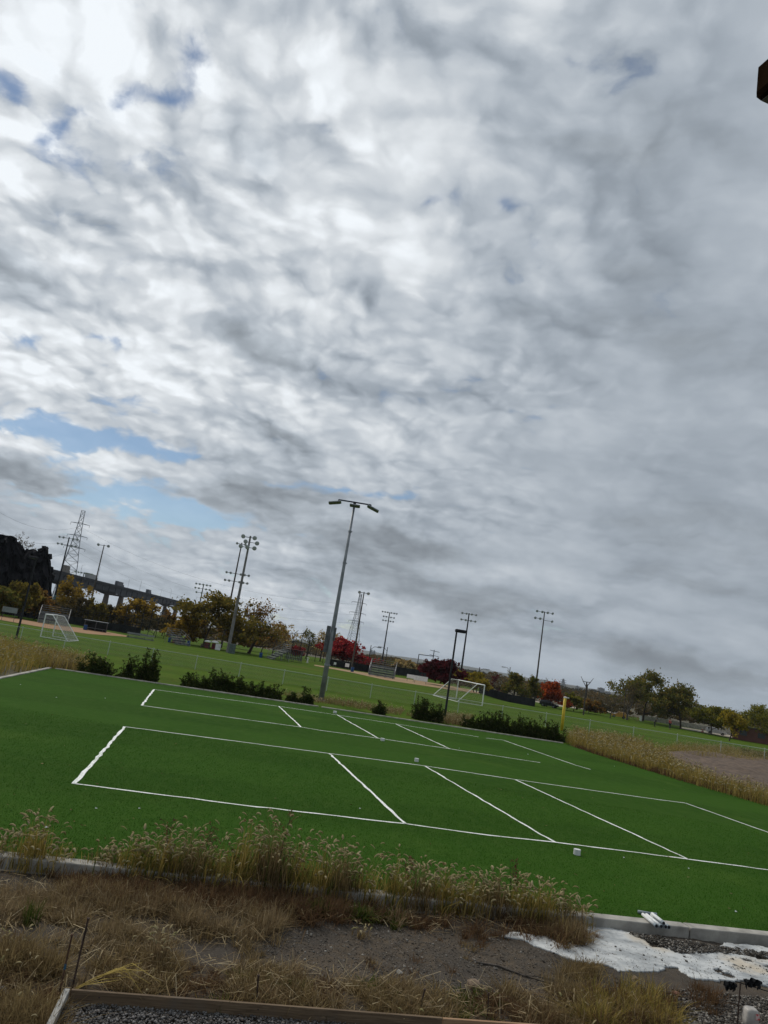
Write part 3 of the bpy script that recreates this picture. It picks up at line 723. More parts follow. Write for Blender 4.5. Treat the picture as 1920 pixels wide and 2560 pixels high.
plain_pole('plain dark twin pole without arms right of the yellow post', 1462, 1778, 1711, .16, band=mat('teal_paint', (.05, .26, .24), .7))
plain_pole('dark pole with a forked top right of the yellow post', 1466, 0, 1705, .18, dist=185, fork=True)
plain_pole('brown wooden pole in front of the big brown tree', 1558, 1798, 1721, .14)
plain_pole('pale thin post in front of the right edge tree', 1840, 1847, 1819, .08, m=M_white)

def box_lamp(label, b, H, head_dir, r=.08, group='black lamp posts with box heads', arm=-.12, head=(.85, .42, .24), m=M_dark):
    th = thing('lamp_post', label, 'lamp post', b, 0, group)
    MB().box((0, 0, H / 2 - .1), (r * 2, r * 2, H + .2), taper=.75).build('pole', m, th)
    MB().bev((0, 0, .03), (r * 4, r * 4, .06), .01).build('base_plate', m, th)
    a = head_dir; L = arm + head[0] / 2
    rot = Matrix.Rotation(a, 3, 'Z')
    hd = MB().bev((math.cos(a) * L, math.sin(a) * L, H + .02), head, .05, rot).build('lamp_head', m, th)
    MB().box((math.cos(a) * L, math.sin(a) * L, H + .02 - head[2] / 2 - .006), (head[0] * .8, head[1] * .8, .012), rot).build('lens', M_lens, hd)
    MB().box((math.cos(a) * arm * .6, math.sin(a) * arm * .6, H + .02), (max(.1, arm * 1.2), r * 1.2, r * 1.1), rot).build('bracket', m, th)
b = G(1111, 1798); box_lamp('black square lamp post with a box head behind the hedge', b, HT(b, 1577), .05)
b = G(40, 1597); box_lamp('black lamp post beside the left goal at the fence', b, HT(b, 1395), 2.9)
# the lamp head whose end shows at the upper right edge of the view
d = ray(1911, 172); P = CAM + d * 9.5
M_bronze = mat('bronze_paint', (.020, .012, .007), .9, .15, 3, spec=.0)
box_lamp('brown box lamp head jutting in at the upper right corner', Vector((P.x + 1.16, P.y + .35, -.15)), P.z + .15, math.pi + .29, .09, None, .35, (.80, .40, .40), M_bronze)

# ---- the light grey pole by the turf with its three flat lamps
def main_pole():
    b = G(802, 1752); H = HT(b, 1259); th = thing('light_pole', 'tall light grey tapered pole with three flat lamps beside the turf', 'light pole', b)
    MB().tube([(0, 0, -.3), (0, 0, 4.9), (0, 0, 9.8), (0, 0, H)], [.215, .17, .125, .085], 14).build('pole', M_galv, th, True)
    for z, r in ((2.6, .215), (10.4, .145), (12.9, .125)):
        MB().tube([(0, 0, z), (0, 0, z + .14)], [r, r], 14).build('collar', M_galv, th)
        MB().box((r + .02, -.02, z + .07), (.08, .06, .08)).build('bolt', M_galv, th)
    MB().bev((0, 0, .02), (.62, .62, .05), .01).build('base_plate', M_galv, th)
    MB().bev((-.33, 0, 4.55), (.30, .36, 2.0), .03).build('driver_cabinet', mat('cabinet_grey', (.10, .105, .11), .6), th)
    MB().box((-.17, 0, 4.9), (.14, .12, .10)).box((-.17, 0, 4.1), (.14, .12, .10)).build('cabinet_bracket', M_galv, th)
    MB().bev((.20, 0, 5.0), (.12, .3, 1.0), .02).build('junction_box', mat('cabinet_grey', (.10, .105, .11), .6), th)
    blue = mat('arm_blue_grey', (.05, .055, .085), .5)
    MB().box((.0, 0, H + .10), (2.55, .10, .10)).build('crossarm', blue, th)
    MB().box((0, 0, H - .05), (.22, .22, .34)).build('arm_clamp', M_dark, th)
    for x, rz, tilt in ((-1.28, .5, .42), (0.05, 0, .0), (1.28, -.5, -.62)):
        rot = Matrix.Rotation(tilt * -.55, 3, 'Y') @ Matrix.Rotation(-.18, 3, 'X')
        k = -.25 if x < -.5 else (.2 if x > .5 else 0)
        o_ = MB().bev((x + k, -.12, H - .19), (1.0 if abs(x) > .5 else .82, .55, .085), .03, rot).build('floodlight', M_galv, th)
        MB().box((x + k, -.12, H - .240), (.8 if abs(x) > .5 else .66, .5, .02), rot).build('lens', M_lens, o_)
        MB().box((x, 0, H - .02), (.10, .16, .26)).build('lamp_bracket', M_dark, th)
main_pole()
# ---- yellow foul post
b = G(1404, 1827); H = HT(b, 1744); th = thing('foul_pole', 'yellow post with a pale cap standing at the fence right of the hedge', 'post', b)
M_yel = mat('yellow_paint', (.62, .44, .035), .55, .08, 3)
MB().tube([(0, 0, -.2), (0, 0, H)], [.135, .13], 12).build('post', M_yel, th, True)
MB().lathe([(.15, H - .04), (.16, H + .02), (.14, H + .07), (.02, H + .09)], 12).build('cap', M_white, th)
MB().box((.26, 0, H + .02), (.2, .08, .06)).build('bracket', M_white, th)

# ------------------------------------------------------------------ chain link fences
M_mesh = mat('fence_wire', (.26, .28, .27), .5, .1, 1, metal=.3)
M_rail = mat('fence_rail', (.50, .54, .52), .55, .1, .6)
def fence(label, xs_, ys_, h=1.22, pitch=.12, wire=.0035, r=.030, m=M_rail, mw=None, span=None, name='chain_link_fence', screen=None):
    A = Vector((xs_[0], ys_[0], 0)); B = Vector((xs_[-1], ys_[-1], 0)); t = (B - A).normalized()
    th = thing(name, label, 'fence', (A.x, A.y, 0), math.atan2(t.y, t.x)); Ltot = (B - A).length
    zf = lambda s: TZ(A.x + t.x * s, A.y + t.y * s) - .06
    post = MB().tube([(0, 0, -.1), (0, 0, h + .03)], r, 7).lathe([(r * 1.4, h + .02), (r * 1.4, h + .06), (r * .4, h + .10)], 7).mesh('fence_post')
    for x, y in zip(xs_, ys_):
        s = (Vector((x, y, 0)) - A).length; link('fence_post', post, m, th, (s, 0, zf(s)))
    n_ = max(2, int(Ltot / 4)); pts = [(Ltot * k / n_, 0, zf(Ltot * k / n_) + h) for k in range(n_ + 1)]
    MB().tube(pts, r * .75, 6).build('top_rail', m, th)
    V_ = []; n2 = int(Ltot / pitch)
    for k in range(n2):
        s = k * pitch; z = zf(s)
        for sg in (-1, 1):
            a = Vector((s, sg * .004, z + .04)); b_ = Vector((s + sg * h, sg * .004, z + h))
            if not 0 <= b_.x <= Ltot: continue
            q = Vector((wire, 0, 0)); q2 = Vector((0, wire, 0))
            V_ += [a - q, a + q, b_ + q, b_ - q]
    link('chain_link_mesh', np_mesh('chain_link_mesh', V_, np.arange(len(V_)).reshape(-1, 4)), mw or M_mesh, th, kind='stuff')
    if screen:
        mb_ = MB(); k = 0.0
        while k < Ltot - .1:
            e = min(Ltot, k + 4); mb_.quad((k, .03, zf(k) + .05), (e, .03, zf(e) + .05), (e, .03, zf(e) + screen[1]), (k, .03, zf(k) + screen[1])); k = e
        mb_.build('wind_screen', screen[0], th)
    return th
fxs = [1.5 + 4.1 * k for k in range(-16, 15)]
fence('long silver chain link fence between the turf and the playing field', fxs, [70.4] * len(fxs))
M_blackw = mat('black_wire', (.02, .02, .02), .6)
M_screen = mat('dark_screen_cloth', (.020, .022, .022), .9, .3, .6)
a = G(985, 1688); b = G(1185, 1722); nn = 18
fence('low black fence with dark screen cloth behind the far dirt track', [a.x + (b.x - a.x) * k / nn for k in range(nn + 1)], [a.y + (b.y - a.y) * k / nn + 4 for k in range(nn + 1)], 2.4, .4, .01, .05, M_dark, M_blackw, screen=(M_screen, 1.9))
a = GD(1205, 182); b = GD(1345, 186); nn = 12
fence('dark screened fence behind the right goal and the street lamp', [a.x + (b.x - a.x) * k / nn for k in range(nn + 1)], [a.y + (b.y - a.y) * k / nn for k in range(nn + 1)], 2.3, .4, .01, .05, M_dark, M_blackw, screen=(M_screen, 1.9))
a = G(-30, 1528); b = G(330, 1588); nn = 26
fence('tall black fence behind the left dirt track and bleachers', [a.x + (b.x - a.x) * k / nn for k in range(nn + 1)], [a.y + (b.y - a.y) * k / nn + 5 for k in range(nn + 1)], 3.2, .5, .012, .05, M_dark, M_blackw, screen=(M_screen, 1.6))
a = G(810, 1664); b = G(925, 1683); nn = 10
fence('dark fence under the crimson tree', [a.x + (b.x - a.x) * k / nn for k in range(nn + 1)], [a.y + (b.y - a.y) * k / nn + 3 for k in range(nn + 1)], 2.2, .4, .01, .05, M_dark, M_blackw, screen=(M_screen, 1.5))
def backstop(label, px0, px1, dist, h, topn=4, m=M_dark):
    a_, b_ = GD(px0, dist), GD(px1, dist + 3); t = (b_ - a_); L = t.length; th = thing('backstop', label, 'backstop', a_, math.atan2(t.y, t.x))
    n_ = 5
    for k in range(n_ + 1):
        x = L * k / n_; hh = h * (1 - .35 * abs(k / n_ - .35))
        MB().tube([(x, 0, -.1), (x, 0, hh), (x + .3, -1.2, hh + .7)], .07, 5).build('post', m, th)
    for zf_ in (.33, .66, 1.0):
        MB().tube([(L * k / n_, 0, h * (1 - .35 * abs(k / n_ - .35)) * zf_) for k in range(n_ + 1)], .05, 5).build('rail', m, th)
    V_ = []
    for k in range(int(L / .35)):
        s = k * .35
        for sg in (-1, 1):
            e = s + sg * h * .8
            if 0 <= e <= L:
                V_ += [(s - .006, 0, 0), (s + .006, 0, 0), (e + .006, 0, h * .8), (e - .006, 0, h * .8)]
    link('chain_link_mesh', np_mesh('chain_link_mesh', V_, np.arange(len(V_)).reshape(-1, 4)), M_mesh, th, kind='stuff')
backstop('arched wire backstop behind the slatted dugout', 715, 815, 172, 6.0)
backstop('tall dark wire backstop in front of the bridge piers', 318, 420, 160, 6.2)

# ------------------------------------------------------------------ goals
def goal(label, near, far, back_near, back_far, H=2.45, r=.068, top_depth=.9):
    """near and far post feet and the feet of the back stays, on the ground"""
    th = thing('soccer_goal', label, 'goal', near, 0, 'white soccer goals on the field')
    o_ = near; f = far - o_; bn = back_near - o_; bf = back_far - o_; up = Vector((0, 0, H))
    MB().tube([(0, 0, -.05), up], r, 8).build('post', M_white, th); MB().tube([f - Vector((0, 0, .05)), f + up], r, 8).build('post', M_white, th)
    MB().tube([up - f.normalized() * r, f + up + f.normalized() * r], r, 8).build('crossbar', M_white, th)
    n_ = bn.normalized(); tn = up + n_ * top_depth; tf = f + up + n_ * top_depth
    for a_, b_, c_ in ((up, tn, bn), (f + up, tf, bf)): MB().tube([a_, b_, c_], r * .7, 7).build('stay', M_white, th)
    for a_, c_ in ((Vector((0, 0, .03)), bn), (f + Vector((0, 0, .03)), bf)): MB().tube([a_, c_ + Vector((0, 0, .03))], r * .6, 6).build('ground_bar', M_white, th)
    MB().tube([bn + Vector((0, 0, .03)), bf + Vector((0, 0, .03))], r * .6, 6).build('back_bar', M_white, th)
    V_ = []; w = .006
    def sheet(p00, p10, p11, p01, nu, nv):
        for i_ in range(nu + 1):
            a_ = p00.lerp(p10, i_ / nu); b_ = p01.lerp(p11, i_ / nu); q = Vector((w, w, 0)); V_.extend([a_ - q, a_ + q, b_ + q, b_ - q])
        for i_ in range(nv + 1):
            a_ = p00.lerp(p01, i_ / nv); b_ = p10.lerp(p11, i_ / nv); q = Vector((0, 0, w * 1.2)); V_.extend([a_ - q, a_ + q, b_ + q, b_ - q])
    sheet(tn, tf, bf, bn, 32, 14); sheet(up, f + up, tf, tn, 32, 4); sheet(Vector((0, 0, 0)), bn, tn, up, 8, 12); sheet(f, bf, tf, f + up, 8, 12)
    link('net', np_mesh('net', [tuple(v) for v in V_], np.arange(len(V_)).reshape(-1, 4)), mat('net_cord', (.45, .42, .36), .9), th, kind='stuff')
n0 = G(1205, 1765); far = Vector((G(1152, 1751).x, n0.y + 8.2, n0.z)); far = n0 + (G(1151, 1751) - n0).normalized() * 7.3
bk = Vector((-3.0, .15, 0)); goal('white soccer goal with a slanting net right of the field lamp post', n0, far, n0 + bk, far + bk)
n0 = G(101, 1592); far = n0 + (G(134, 1591) - n0).normalized() * 5.5
bk = Vector((3.3, -.6, 0)); goal('white soccer goal with slanting stays at the left of the field', n0, far, n0 + bk, far + bk, 2.5)
# ------------------------------------------------------------------ cliff, bridge, pylons
def cliff():
    out = [(-220, 1330), (-120, 1325), (-40, 1335), (0, 1341), (9, 1345), (14, 1360), (40, 1378), (47, 1374), (57, 1372), (64, 1377), (77, 1376), (81, 1368), (91, 1370), (96, 1388), (106, 1404), (111, 1424), (120, 1448), (124, 1476), (131, 1500)]
    D = 172.0; th = thing('rock_cliff', 'jagged black rock cliff at the left edge behind the trees', 'cliff', GD(60, D))
    o0 = th.location.copy(); U = np.linspace(-220, 131, 150); tops = np.interp(U, [p[0] for p in out], [p[1] for p in out])
    base = [GD(u, D) for u in U]; hts = np.array([HT(b_, t_) for b_, t_ in zip(base, tops)])
    rows_ = []
    pf = [(-1.0, 0), (-.9, .12), (-.72, .30), (-.6, .46), (-.42, .62), (-.30, .78), (-.16, .90), (-.05, .98), (0, 1.0), (.25, .99), (.8, .9), (1.4, .5), (1.8, 0)]
    tt = np.linspace(0, 12, 40); prof = [(float(np.interp(q, range(13), [z[0] for z in pf])), float(np.interp(q, range(13), [z[1] for z in pf]))) for q in tt]
    for j, (v, k_) in enumerate(prof):
        row = []
        for i_, (b_, h_) in enumerate(zip(base, hts)):
            nz = float(vnoise(np.array([i_ * .22 + j * .35]), np.array([j * .5 - i_ * .06]), 8)[0]); n2 = float(vnoise(np.array([i_ * .55]), np.array([j * .9]), 4)[0])
            r = Vector((b_.x, b_.y, 0)).normalized(); dep = v * 7 + nz * 1.5 + n2 * .7
            h2 = h_ * k_ + (n2 * .5 if 0 < k_ < .99 else 0)
            p = b_ + r * dep; row.append((p.x - o0.x, p.y - o0.y, h2))
        rows_.append(row)
    m = mat('black_rock', (.020, .019, .021), .97, scale=.35, col2=(.008, .008, .010), bump=.8, bscale=.7, spec=.1)
    mb_ = MB(); mb_.loft(rows_, cap=False, closed=False); mb_.build('rock_face', m, th)
    rng = random.Random(5)
    for k in range(26):
        u = rng.uniform(-30, 122); j = int(np.interp(u, U, range(len(U)))); f = rng.choice([rng.uniform(.2, .9), .99])
        r = Vector((base[j].x, base[j].y, 0)).normalized(); p = base[j] - r * 7 * (1 - f) - o0; s = rng.uniform(.4, 1.1)
        rot = Matrix.Rotation(rng.uniform(0, 3), 3, Vector((rng.random(), rng.random(), rng.random())).normalized())
        MB().box((p.x, p.y, hts[j] * f), (s * 1.4, s, s), rot, .7).build('boulder', m, th)
cliff()
for k, (px, h_, lab) in enumerate(((18, 1326, 'bare sapling on top of the cliff near the left edge'), (28, 1352, 'low bare bush on the cliff top'), (41, 1350, 'thin bare sapling on the cliff slope'))):
    b = GD(px, 174); z = HT(b, np.interp(px, [0, 14, 40, 47], [1341, 1360, 1378, 1374])); top = HT(b, h_)
    tree(lab, Vector((b.x, b.y, b.z + z - .4)), max(1.2, top - z + .4), 2.2, 'brush', 90 + k, leaves=60, lsize=.15, trunk_h=.15, levels=4, kids=4, trunk_r=.05)

M_girder = mat('bridge_steel', (.010, .013, .022), .6, .2, .05)
M_pier = mat('bridge_pier', (.145, .110, .085), .9, .15, .2)
M_parapet = mat('bridge_parapet', (.030, .031, .034), .9, .15, .3)
def bridge():
    d1, d2 = 560.0, 1000.0
    a = GD(111, d1, 0); b = GD(460, d2, 0); za = CAM_H + (1490 - 1425) / F_PX * d1 - 0; a.z = b.z = 0
    za = HT(Vector((a.x, a.y, 0)), 1425); zb = HT(Vector((b.x, b.y, 0)), 1509)
    t = (b - a); L = t.length; th = thing('road_bridge', 'dark steel girder road bridge on tall brown piers behind the left trees', 'bridge', (a.x, a.y, 0), math.atan2(t.y, t.x))
    sl = (zb - za) / L; X0, X1 = -160, L * 1.35
    Z = lambda x: za + sl * x
    def bar(name, y0, y1, top, bot, m, arch=0.0):
        mb_ = MB(); rings = []; n_ = 72
        for k in range(n_ + 1):
            x = X0 + (X1 - X0) * k / n_; s = ((x - 40) / 110.0) % 1.0; hb = bot - arch * (abs(2 * s - 1) ** 2)
            rings.append([(x, y0, Z(x) + hb), (x, y1, Z(x) + hb), (x, y1, Z(x) + top), (x, y0, Z(x) + top)])
        return mb_.loft(rings).build(name, m, th)
    bar('deck', -11, 11, -1.1, -2.2, M_parapet); bar('parapet', -11.2, -10.6, .0, -1.6, M_parapet); bar('parapet', 10.6, 11.2, .0, -1.6, M_parapet)
    bar('girder', -9.4, -8.6, -2.2, -6.0, M_girder, 3.0); bar('girder', 8.6, 9.4, -2.2, -6.0, M_girder, 3.0)
    rib = MB().box((0, 0, -4.4), (.5, .5, 4.6)).mesh('girder_stiffener')
    for k in range(46):
        x = X0 + (X1 - X0) * (k + .5) / 46; link('girder_stiffener', rib, M_girder, th, (x, -9.6, Z(x)))
    for k in range(-1, 6):
        x = 40 + 110 * k
        for y in (-6.5, 6.5):
            zt = Z(x) - 8.6; mb_ = MB()
            mb_.loft([[(x - w, y - w, z), (x + w, y - w, z), (x + w, y + w, z), (x - w, y + w, z)] for w, z in ((2.6, -6.5), (2.1, zt * .5), (1.7, zt))]); mb_.build('pier', M_pier, th)
        MB().box((x, 0, Z(x) - 7.9), (3.6, 18, 1.6)).build('pier_cap', M_pier, th)
    for px, yt in ((190, 1403), (303, 1433), (387, 1460), (214, 1420), (330, 1455), (412, 1474), (458, 1487)):
        f = (px - 111) / 349.0; x = L * f / (f + (1 - f) * d2 / d1) ; y = 10.9 if px in (214, 330, 412) else -10.9
        MB().tube([(x, y, Z(x) - .2), (x, y, Z(x) + 10.5), (x, y * .8, Z(x) + 11)], [.14, .10, .08], 5).build('lamp_standard', M_galv, th)
    # traffic: box lorries stand on the deck, things of their own
    for px, l, h_, m, lab in ((188, 26, 4.0, mat('trailer_white', (.34, .34, .33), .5), 'long pale lorry on the bridge right of the lattice pylon'), (262, 22, 3.9, mat('trailer_grey', (.08, .085, .095), .5), 'dark grey lorry in the middle of the bridge'), (340, 15, 3.8, mat('trailer_slate', (.06, .07, .085), .5), 'small slate coloured lorry near the right end of the bridge'), (125, 10, 5.2, mat('trailer_tan', (.20, .18, .15), .6), 'boxy tan lorry on the bridge beside the cliff')):
        f = (px - 111) / 349.0; x = L * f / (f + (1 - f) * d2 / d1); c = th.matrix_world @ Vector((0, 0, 0))
        w = Vector((a.x, a.y, 0)) + t.normalized() * x + Vector((t.y, -t.x, 0)).normalized() * 6.0
        lo = thing('lorry', lab, 'lorry', (w.x, w.y, Z(x) - 1.1), math.atan2(t.y, t.x), 'lorries on the bridge')
        MB().bev((0, 0, 1.1 + h_ / 2), (l * .72, 2.6, h_), .1).build('trailer', m, lo)
        MB().bev((l * .45, 0, 1.75), (l * .14, 2.5, 2.6), .3).build('cab', M_dark, lo)
        for xx in (-l * .28, -l * .22, l * .2, l * .45): MB().lathe([(.52, -1.3), (.52, 1.3)], 10, (xx, 0, .52), Vector((0, 1, 0))).build('wheel', M_dark, lo)
bridge()

M_lat = mat('hazed_lattice_steel', (.17, .185, .20), .6, .1, .1)  # steel lightened to grey-blue: distance haze is put into the colour
def pylon(label, px, dist, topy, wbase, arms, rr=.22):
    b = GD(px, dist); H = HT(b, topy); th = thing('lattice_pylon', label, 'pylon', b, .35, 'lattice power pylons')
    def half(z):
        f = z / H; return wbase / 2 * (1 - f) ** 1.0 * .9 + wbase * .085 if f < .55 else wbase * .085 + wbase / 2 * .9 * .45 * max(0, (1 - f) / .45) ** 1.6 * .55 / .55 * .9
    lv = [H * q for q in (0, .12, .23, .33, .42, .50, .57, .64, .70, .76, .82, .88, .94, 1.0)]
    cn = ((-1, -1), (1, -1), (1, 1), (-1, 1))
    for cx, cy in cn: MB().tube([(cx * half(z), cy * half(z), z) for z in lv], rr, 4).build('leg', M_lat, th)
    mb_ = MB()
    for z0, z1 in zip(lv, lv[1:]):
        for k in range(4):
            c0, c1 = cn[k], cn[(k + 1) % 4]; h0, h1 = half(z0), half(z1)
            mb_.tube([(c0[0] * h0, c0[1] * h0, z0), (c1[0] * h1, c1[1] * h1, z1)], rr * .6, 3); mb_.tube([(c1[0] * h0, c1[1] * h0, z0), (c0[0] * h1, c0[1] * h1, z1)], rr * .6, 3)
            mb_.tube([(c0[0] * h1, c0[1] * h1, z1), (c1[0] * h1, c1[1] * h1, z1)], rr * .55, 3)
    mb_.build('bracing', M_lat, th, kind='stuff')
    ends = []
    for f, w in arms:
        z = H * f; MB().tube([(-w, 0, z), (0, 0, z + w * .10), (w, 0, z)], rr * .8, 4).tube([(-w, 0, z), (w, 0, z)], rr * .7, 4).build('arm', M_lat, th)
        for s in (-1, 1): MB().tube([(s * w, 0, z), (s * w, 0, z - H * .025)], rr * .7, 5).build('insulator', M_dark, th)
        ends.append(z - H * .025)
    return b, H, ends
bA, HA, eA = pylon('big lattice pylon rising behind the bridge on the left', 155, 680, 1277, 17, [(.87, 7.5), (.75, 8.0), (.635, 8.5)], .20)
bB, HB, eB = pylon('lattice pylon behind the crimson tree', 880, 520, 1485, 8.5, [(.87, 5.5), (.72, 6.0), (.60, 5.5)], .12)
for px, dist, ty, lab in ((929, 2300, 1624, 'far tiny lattice pylon left of the street lamp'), (936, 2350, 1626, 'far tiny lattice pylon, right one of the close pair'), (1408, 1500, 1697, 'distant lattice pylon right of the orange red tree'), (1444, 1900, 1714, 'faint distant lattice pylon left of the forked pole')):
    pylon(lab, px, dist, ty, 12, [(.88, 7), (.72, 7.5)], .28)
def wire(label, a, b, sag, r):
    th = [a.lerp(b, k / 24) - Vector((0, 0, sag * 4 * (k / 24) * (1 - k / 24))) for k in range(25)]
    tag(MB().tube([p - a for p in th], r, 3).build('power_line', M_dark, None, loc=a), label, 'power line', 'power lines at the pylons')
W3 = ('upper', 'middle', 'lowest')
for k in range(3):
    a = Vector((bA.x, bA.y, bA.z + eA[k])); b = Vector((bB.x, bB.y, bB.z + eB[k]))
    wire('%s power line running right from the big pylon toward the crimson tree' % W3[k], a, b, 14, .045)
    px = -120; l_ = GD(px, 420); zl = HT(l_, 1240 + 48 * k)
    wire('%s power line running from the big pylon out of the left edge' % W3[k], a, Vector((l_.x, l_.y, l_.z + zl)), 9, .055)
# overhead line portal in the middle distance
b0, b1 = GD(1046, 300), GD(1082, 300)
th = thing('line_portal', 'thin steel portal with two tall posts left of the wine red tree', 'portal', b0, 0)
h0, h1 = HT(b0, 1636), HT(b1, 1625); v = b1 - b0
MB().tube([(0, 0, 0), (0, 0, h0)], .17, 5).build('post', M_dark, th); MB().tube([v, v + Vector((0, 0, h1))], .17, 5).build('post', M_dark, th)
MB().tube([(0, 0, h0), v + Vector((0, 0, h0 + .2))], .14, 5).build('beam', M_dark, th); MB().tube([(0, 0, h0 * .35), v + Vector((0, 0, h0 * .35))], .1, 5).build('beam', M_dark, th)
for f in (.97, .78): MB().tube([v + Vector((-1.6, 0, h1 * f)), v + Vector((2.2, 0, h1 * f - .3))], .09, 4).build('arm', M_dark, th)
# far town blocks on the hillside
M_town = mat('town_wall', (.16, .155, .15), .9, .15, .05); M_pane = mat('dark_glass', (.04, .045, .055), .3, spec=.5)
def town_block(label, px, dist, w, h_, z0=0.0, d_=18):
    b = GD(px, dist); th = thing('apartment_block', label, 'building', (b.x, b.y, z0), 0, 'far town buildings on the hillside')
    MB().box((0, 0, h_ / 2), (w, d_, h_)).build('wall', M_town, th); MB().box((0, 0, h_ + .8), (w * .3, d_ * .4, 1.6)).build('roof_house', M_town, th)
    pane = MB().box((0, 0, 0), (w / 11, .4, 1.7)).mesh('window')
    for r in range(max(1, int(h_ / 5))):
        for c in range(6): link('window', pane, M_pane, th, (-w / 2 + w * (c + .5) / 6, -d_ / 2, 2.6 + r * 5))
town_block('square grey tower block on the far hillside right of the forked poles', 1503, 3300, 25, 21, -6)
town_block('low wide block on the far hillside left of the tower block', 1484, 3350, 30, 9, -5)
town_block('small far block right of the tower block', 1521, 3300, 16, 10, -7)

# ------------------------------------------------------------------ bleachers, dugouts and what stands by them
M_alu = mat('aluminium_plank', (.24, .25, .255), .5, .1, 1.5, metal=.2); M_alud = mat('dark_frame', (.09, .09, .095), .6, .1)
def bleacher(label, b, rz, w=6.0, rows=5, step=.40, depth=.62):
    th = thing('bleacher', label, 'bleacher', b, rz, 'aluminium bleachers round the ball fields')
    for k in range(rows):
        MB().bev((0, k * depth, .45 + k * step), (w, .27, .05), .01).build('seat_plank', M_alu, th)
        MB().bev((0, k * depth - .30, .18 + k * step), (w, .30, .05), .01).build('foot_plank', M_alu, th)
        MB().box((0, k * depth + .12, .30 + k * step), (w, .02, .20)).build('riser', M_alud if k % 2 else M_alu, th)
    ns = 4
    for j in range(ns):
        x = -w / 2 + .25 + (w - .5) * j / (ns - 1)
        MB().tube([(x, -.3, .05), (x, (rows - 1) * depth + .2, .38 + (rows - 1) * step)], .035, 4).build('frame_rail', M_alud, th)
        for k in range(0, rows, 2): MB().tube([(x, k * depth, -.05), (x, k * depth, .42 + k * step)], .03, 4).build('leg', M_alud, th)
    yb = (rows - 1) * depth + .28; zt = .45 + (rows - 1) * step
    for q in (.35, .70, 1.05): MB().tube([(-w / 2, yb, zt + q), (w / 2, yb, zt + q)], .03, 5).build('guard_rail', M_alu, th)
    for s in (-1, 1):
        MB().tube([(s * w / 2, yb, 0), (s * w / 2, yb, zt + 1.08)], .035, 5).build('guard_post', M_alu, th)
        for q in (.55, 1.0): MB().tube([(s * w / 2, 0, .45 + q), (s * w / 2, yb, zt + q + .05)], .03, 5).build('side_rail', M_alu, th)
        for yy in (0, yb * .5): MB().tube([(s * w / 2, yy, .1), (s * w / 2, yy, 1.45 + zt * yy / max(yb, .1) * .8)], .03, 5).build('side_post', M_alu, th)
bleacher('bleacher behind the left goal and dirt track', G(130, 1562), .35, 4.8)
bleacher('small tilted bleacher beside the golden tree with a blue barrel', G(455, 1614), 1.25, 4.5, 4)
bleacher('side-on stepped bleacher with hand rails left of the slatted dugout', G(676, 1648), -1.15, 4.6, 5)
bleacher('face-on bleacher with white rails at the far dirt track', G(952, 1693), -.12, 4.8, 5)
def dugout(label, b, rz, w, h_, d_, roof, slat=False):
    th = thing('dugout', label, 'dugout', b, rz)
    for x in (-w / 2, 0, w / 2):
        for y in (0, d_): MB().tube([(x, y, -.1), (x, y, h_)], .05, 5).build('post', M_alud, th)
    MB().bev((0, d_ / 2, h_ + .04), (w + .3, d_ + .3, .08), .02).build('roof', roof, th)
    MB().bev((0, d_ * .7, .46), (w - .3, .3, .06), .01).build('bench', M_alu, th)
    for x in (-w / 3, w / 3): MB().box((x, d_ * .7, .2), (.08, .2, .46)).build('leg', M_alud, th)
    if slat:
        n_ = 9
        for k in range(n_): MB().box((-w / 2 + w * (k + .5) / n_, d_, h_ * .55), (w / n_ * .55, .04, h_ * .85)).build('slat', M_alud, th)
        MB().box((0, -.02, .95), (w, .06, .08)).build('rail', M_alu, th)
    else: MB().box((0, d_, h_ * .4), (w, .03, h_ * .75)).build('back_screen', M_screen, th)
dugout('slatted dark dugout with a red roof edge before the small red tree', G(729, 1654), -.1, 3.2, 2.3, 1.6, mat('red_roof', (.19, .03, .025), .7), True)
dugout('long low dugout with a pale flat roof near the left dirt track', G(236, 1578), .3, 3.8, 1.7, 1.8, M_alu)
th = thing('player_bench', 'low grey player bench at the right end of the left dirt track', 'bench', G(350, 1598), .25)
MB().bev((0, 0, .48), (4.6, .32, .06), .01).build('seat', M_alu, th); MB().bev((0, .22, .80), (4.6, .05, .28), .01).build('backrest', M_alu, th); MB().bev((0, .10, .15), (4.6, .05, .2), .01).build('kick_board', M_alu, th)
for x in (-2, -.7, .7, 2): MB().box((x, .08, .22), (.06, .34, .50)).build('leg', M_alud, th)
M_blue = mat('blue_plastic', (.012, .065, .20), .5, .1, 3)
def barrel(label, px, py, m=M_blue):
    th = thing('barrel', label, 'barrel', G(px, py), 0, 'blue litter barrels')
    MB().lathe([(.28, 0), (.30, .05), (.29, .28), (.31, .31), (.29, .34), (.29, .60), (.31, .63), (.29, .66), (.30, .88), (.27, .92)], 12).build('drum', m, th, True)
    MB().lathe([(.31, .90), (.31, .95), (.20, .97), (.05, .975)], 12).build('rim', M_dark, th)
barrel('blue barrel left of the small tilted bleacher', 423, 1606); barrel('blue barrel right of the small tilted bleacher', 470, 1615)
barrel('blue barrel left of the stepped bleacher', 651, 1644); barrel('blue barrel at the foot of the mast by the crimson tree', 880, 1680)
barrel('blue barrel by the long low dugout', 212, 1575)
M_red = mat('stall_red', (.16, .035, .035), .8, .1, 2)
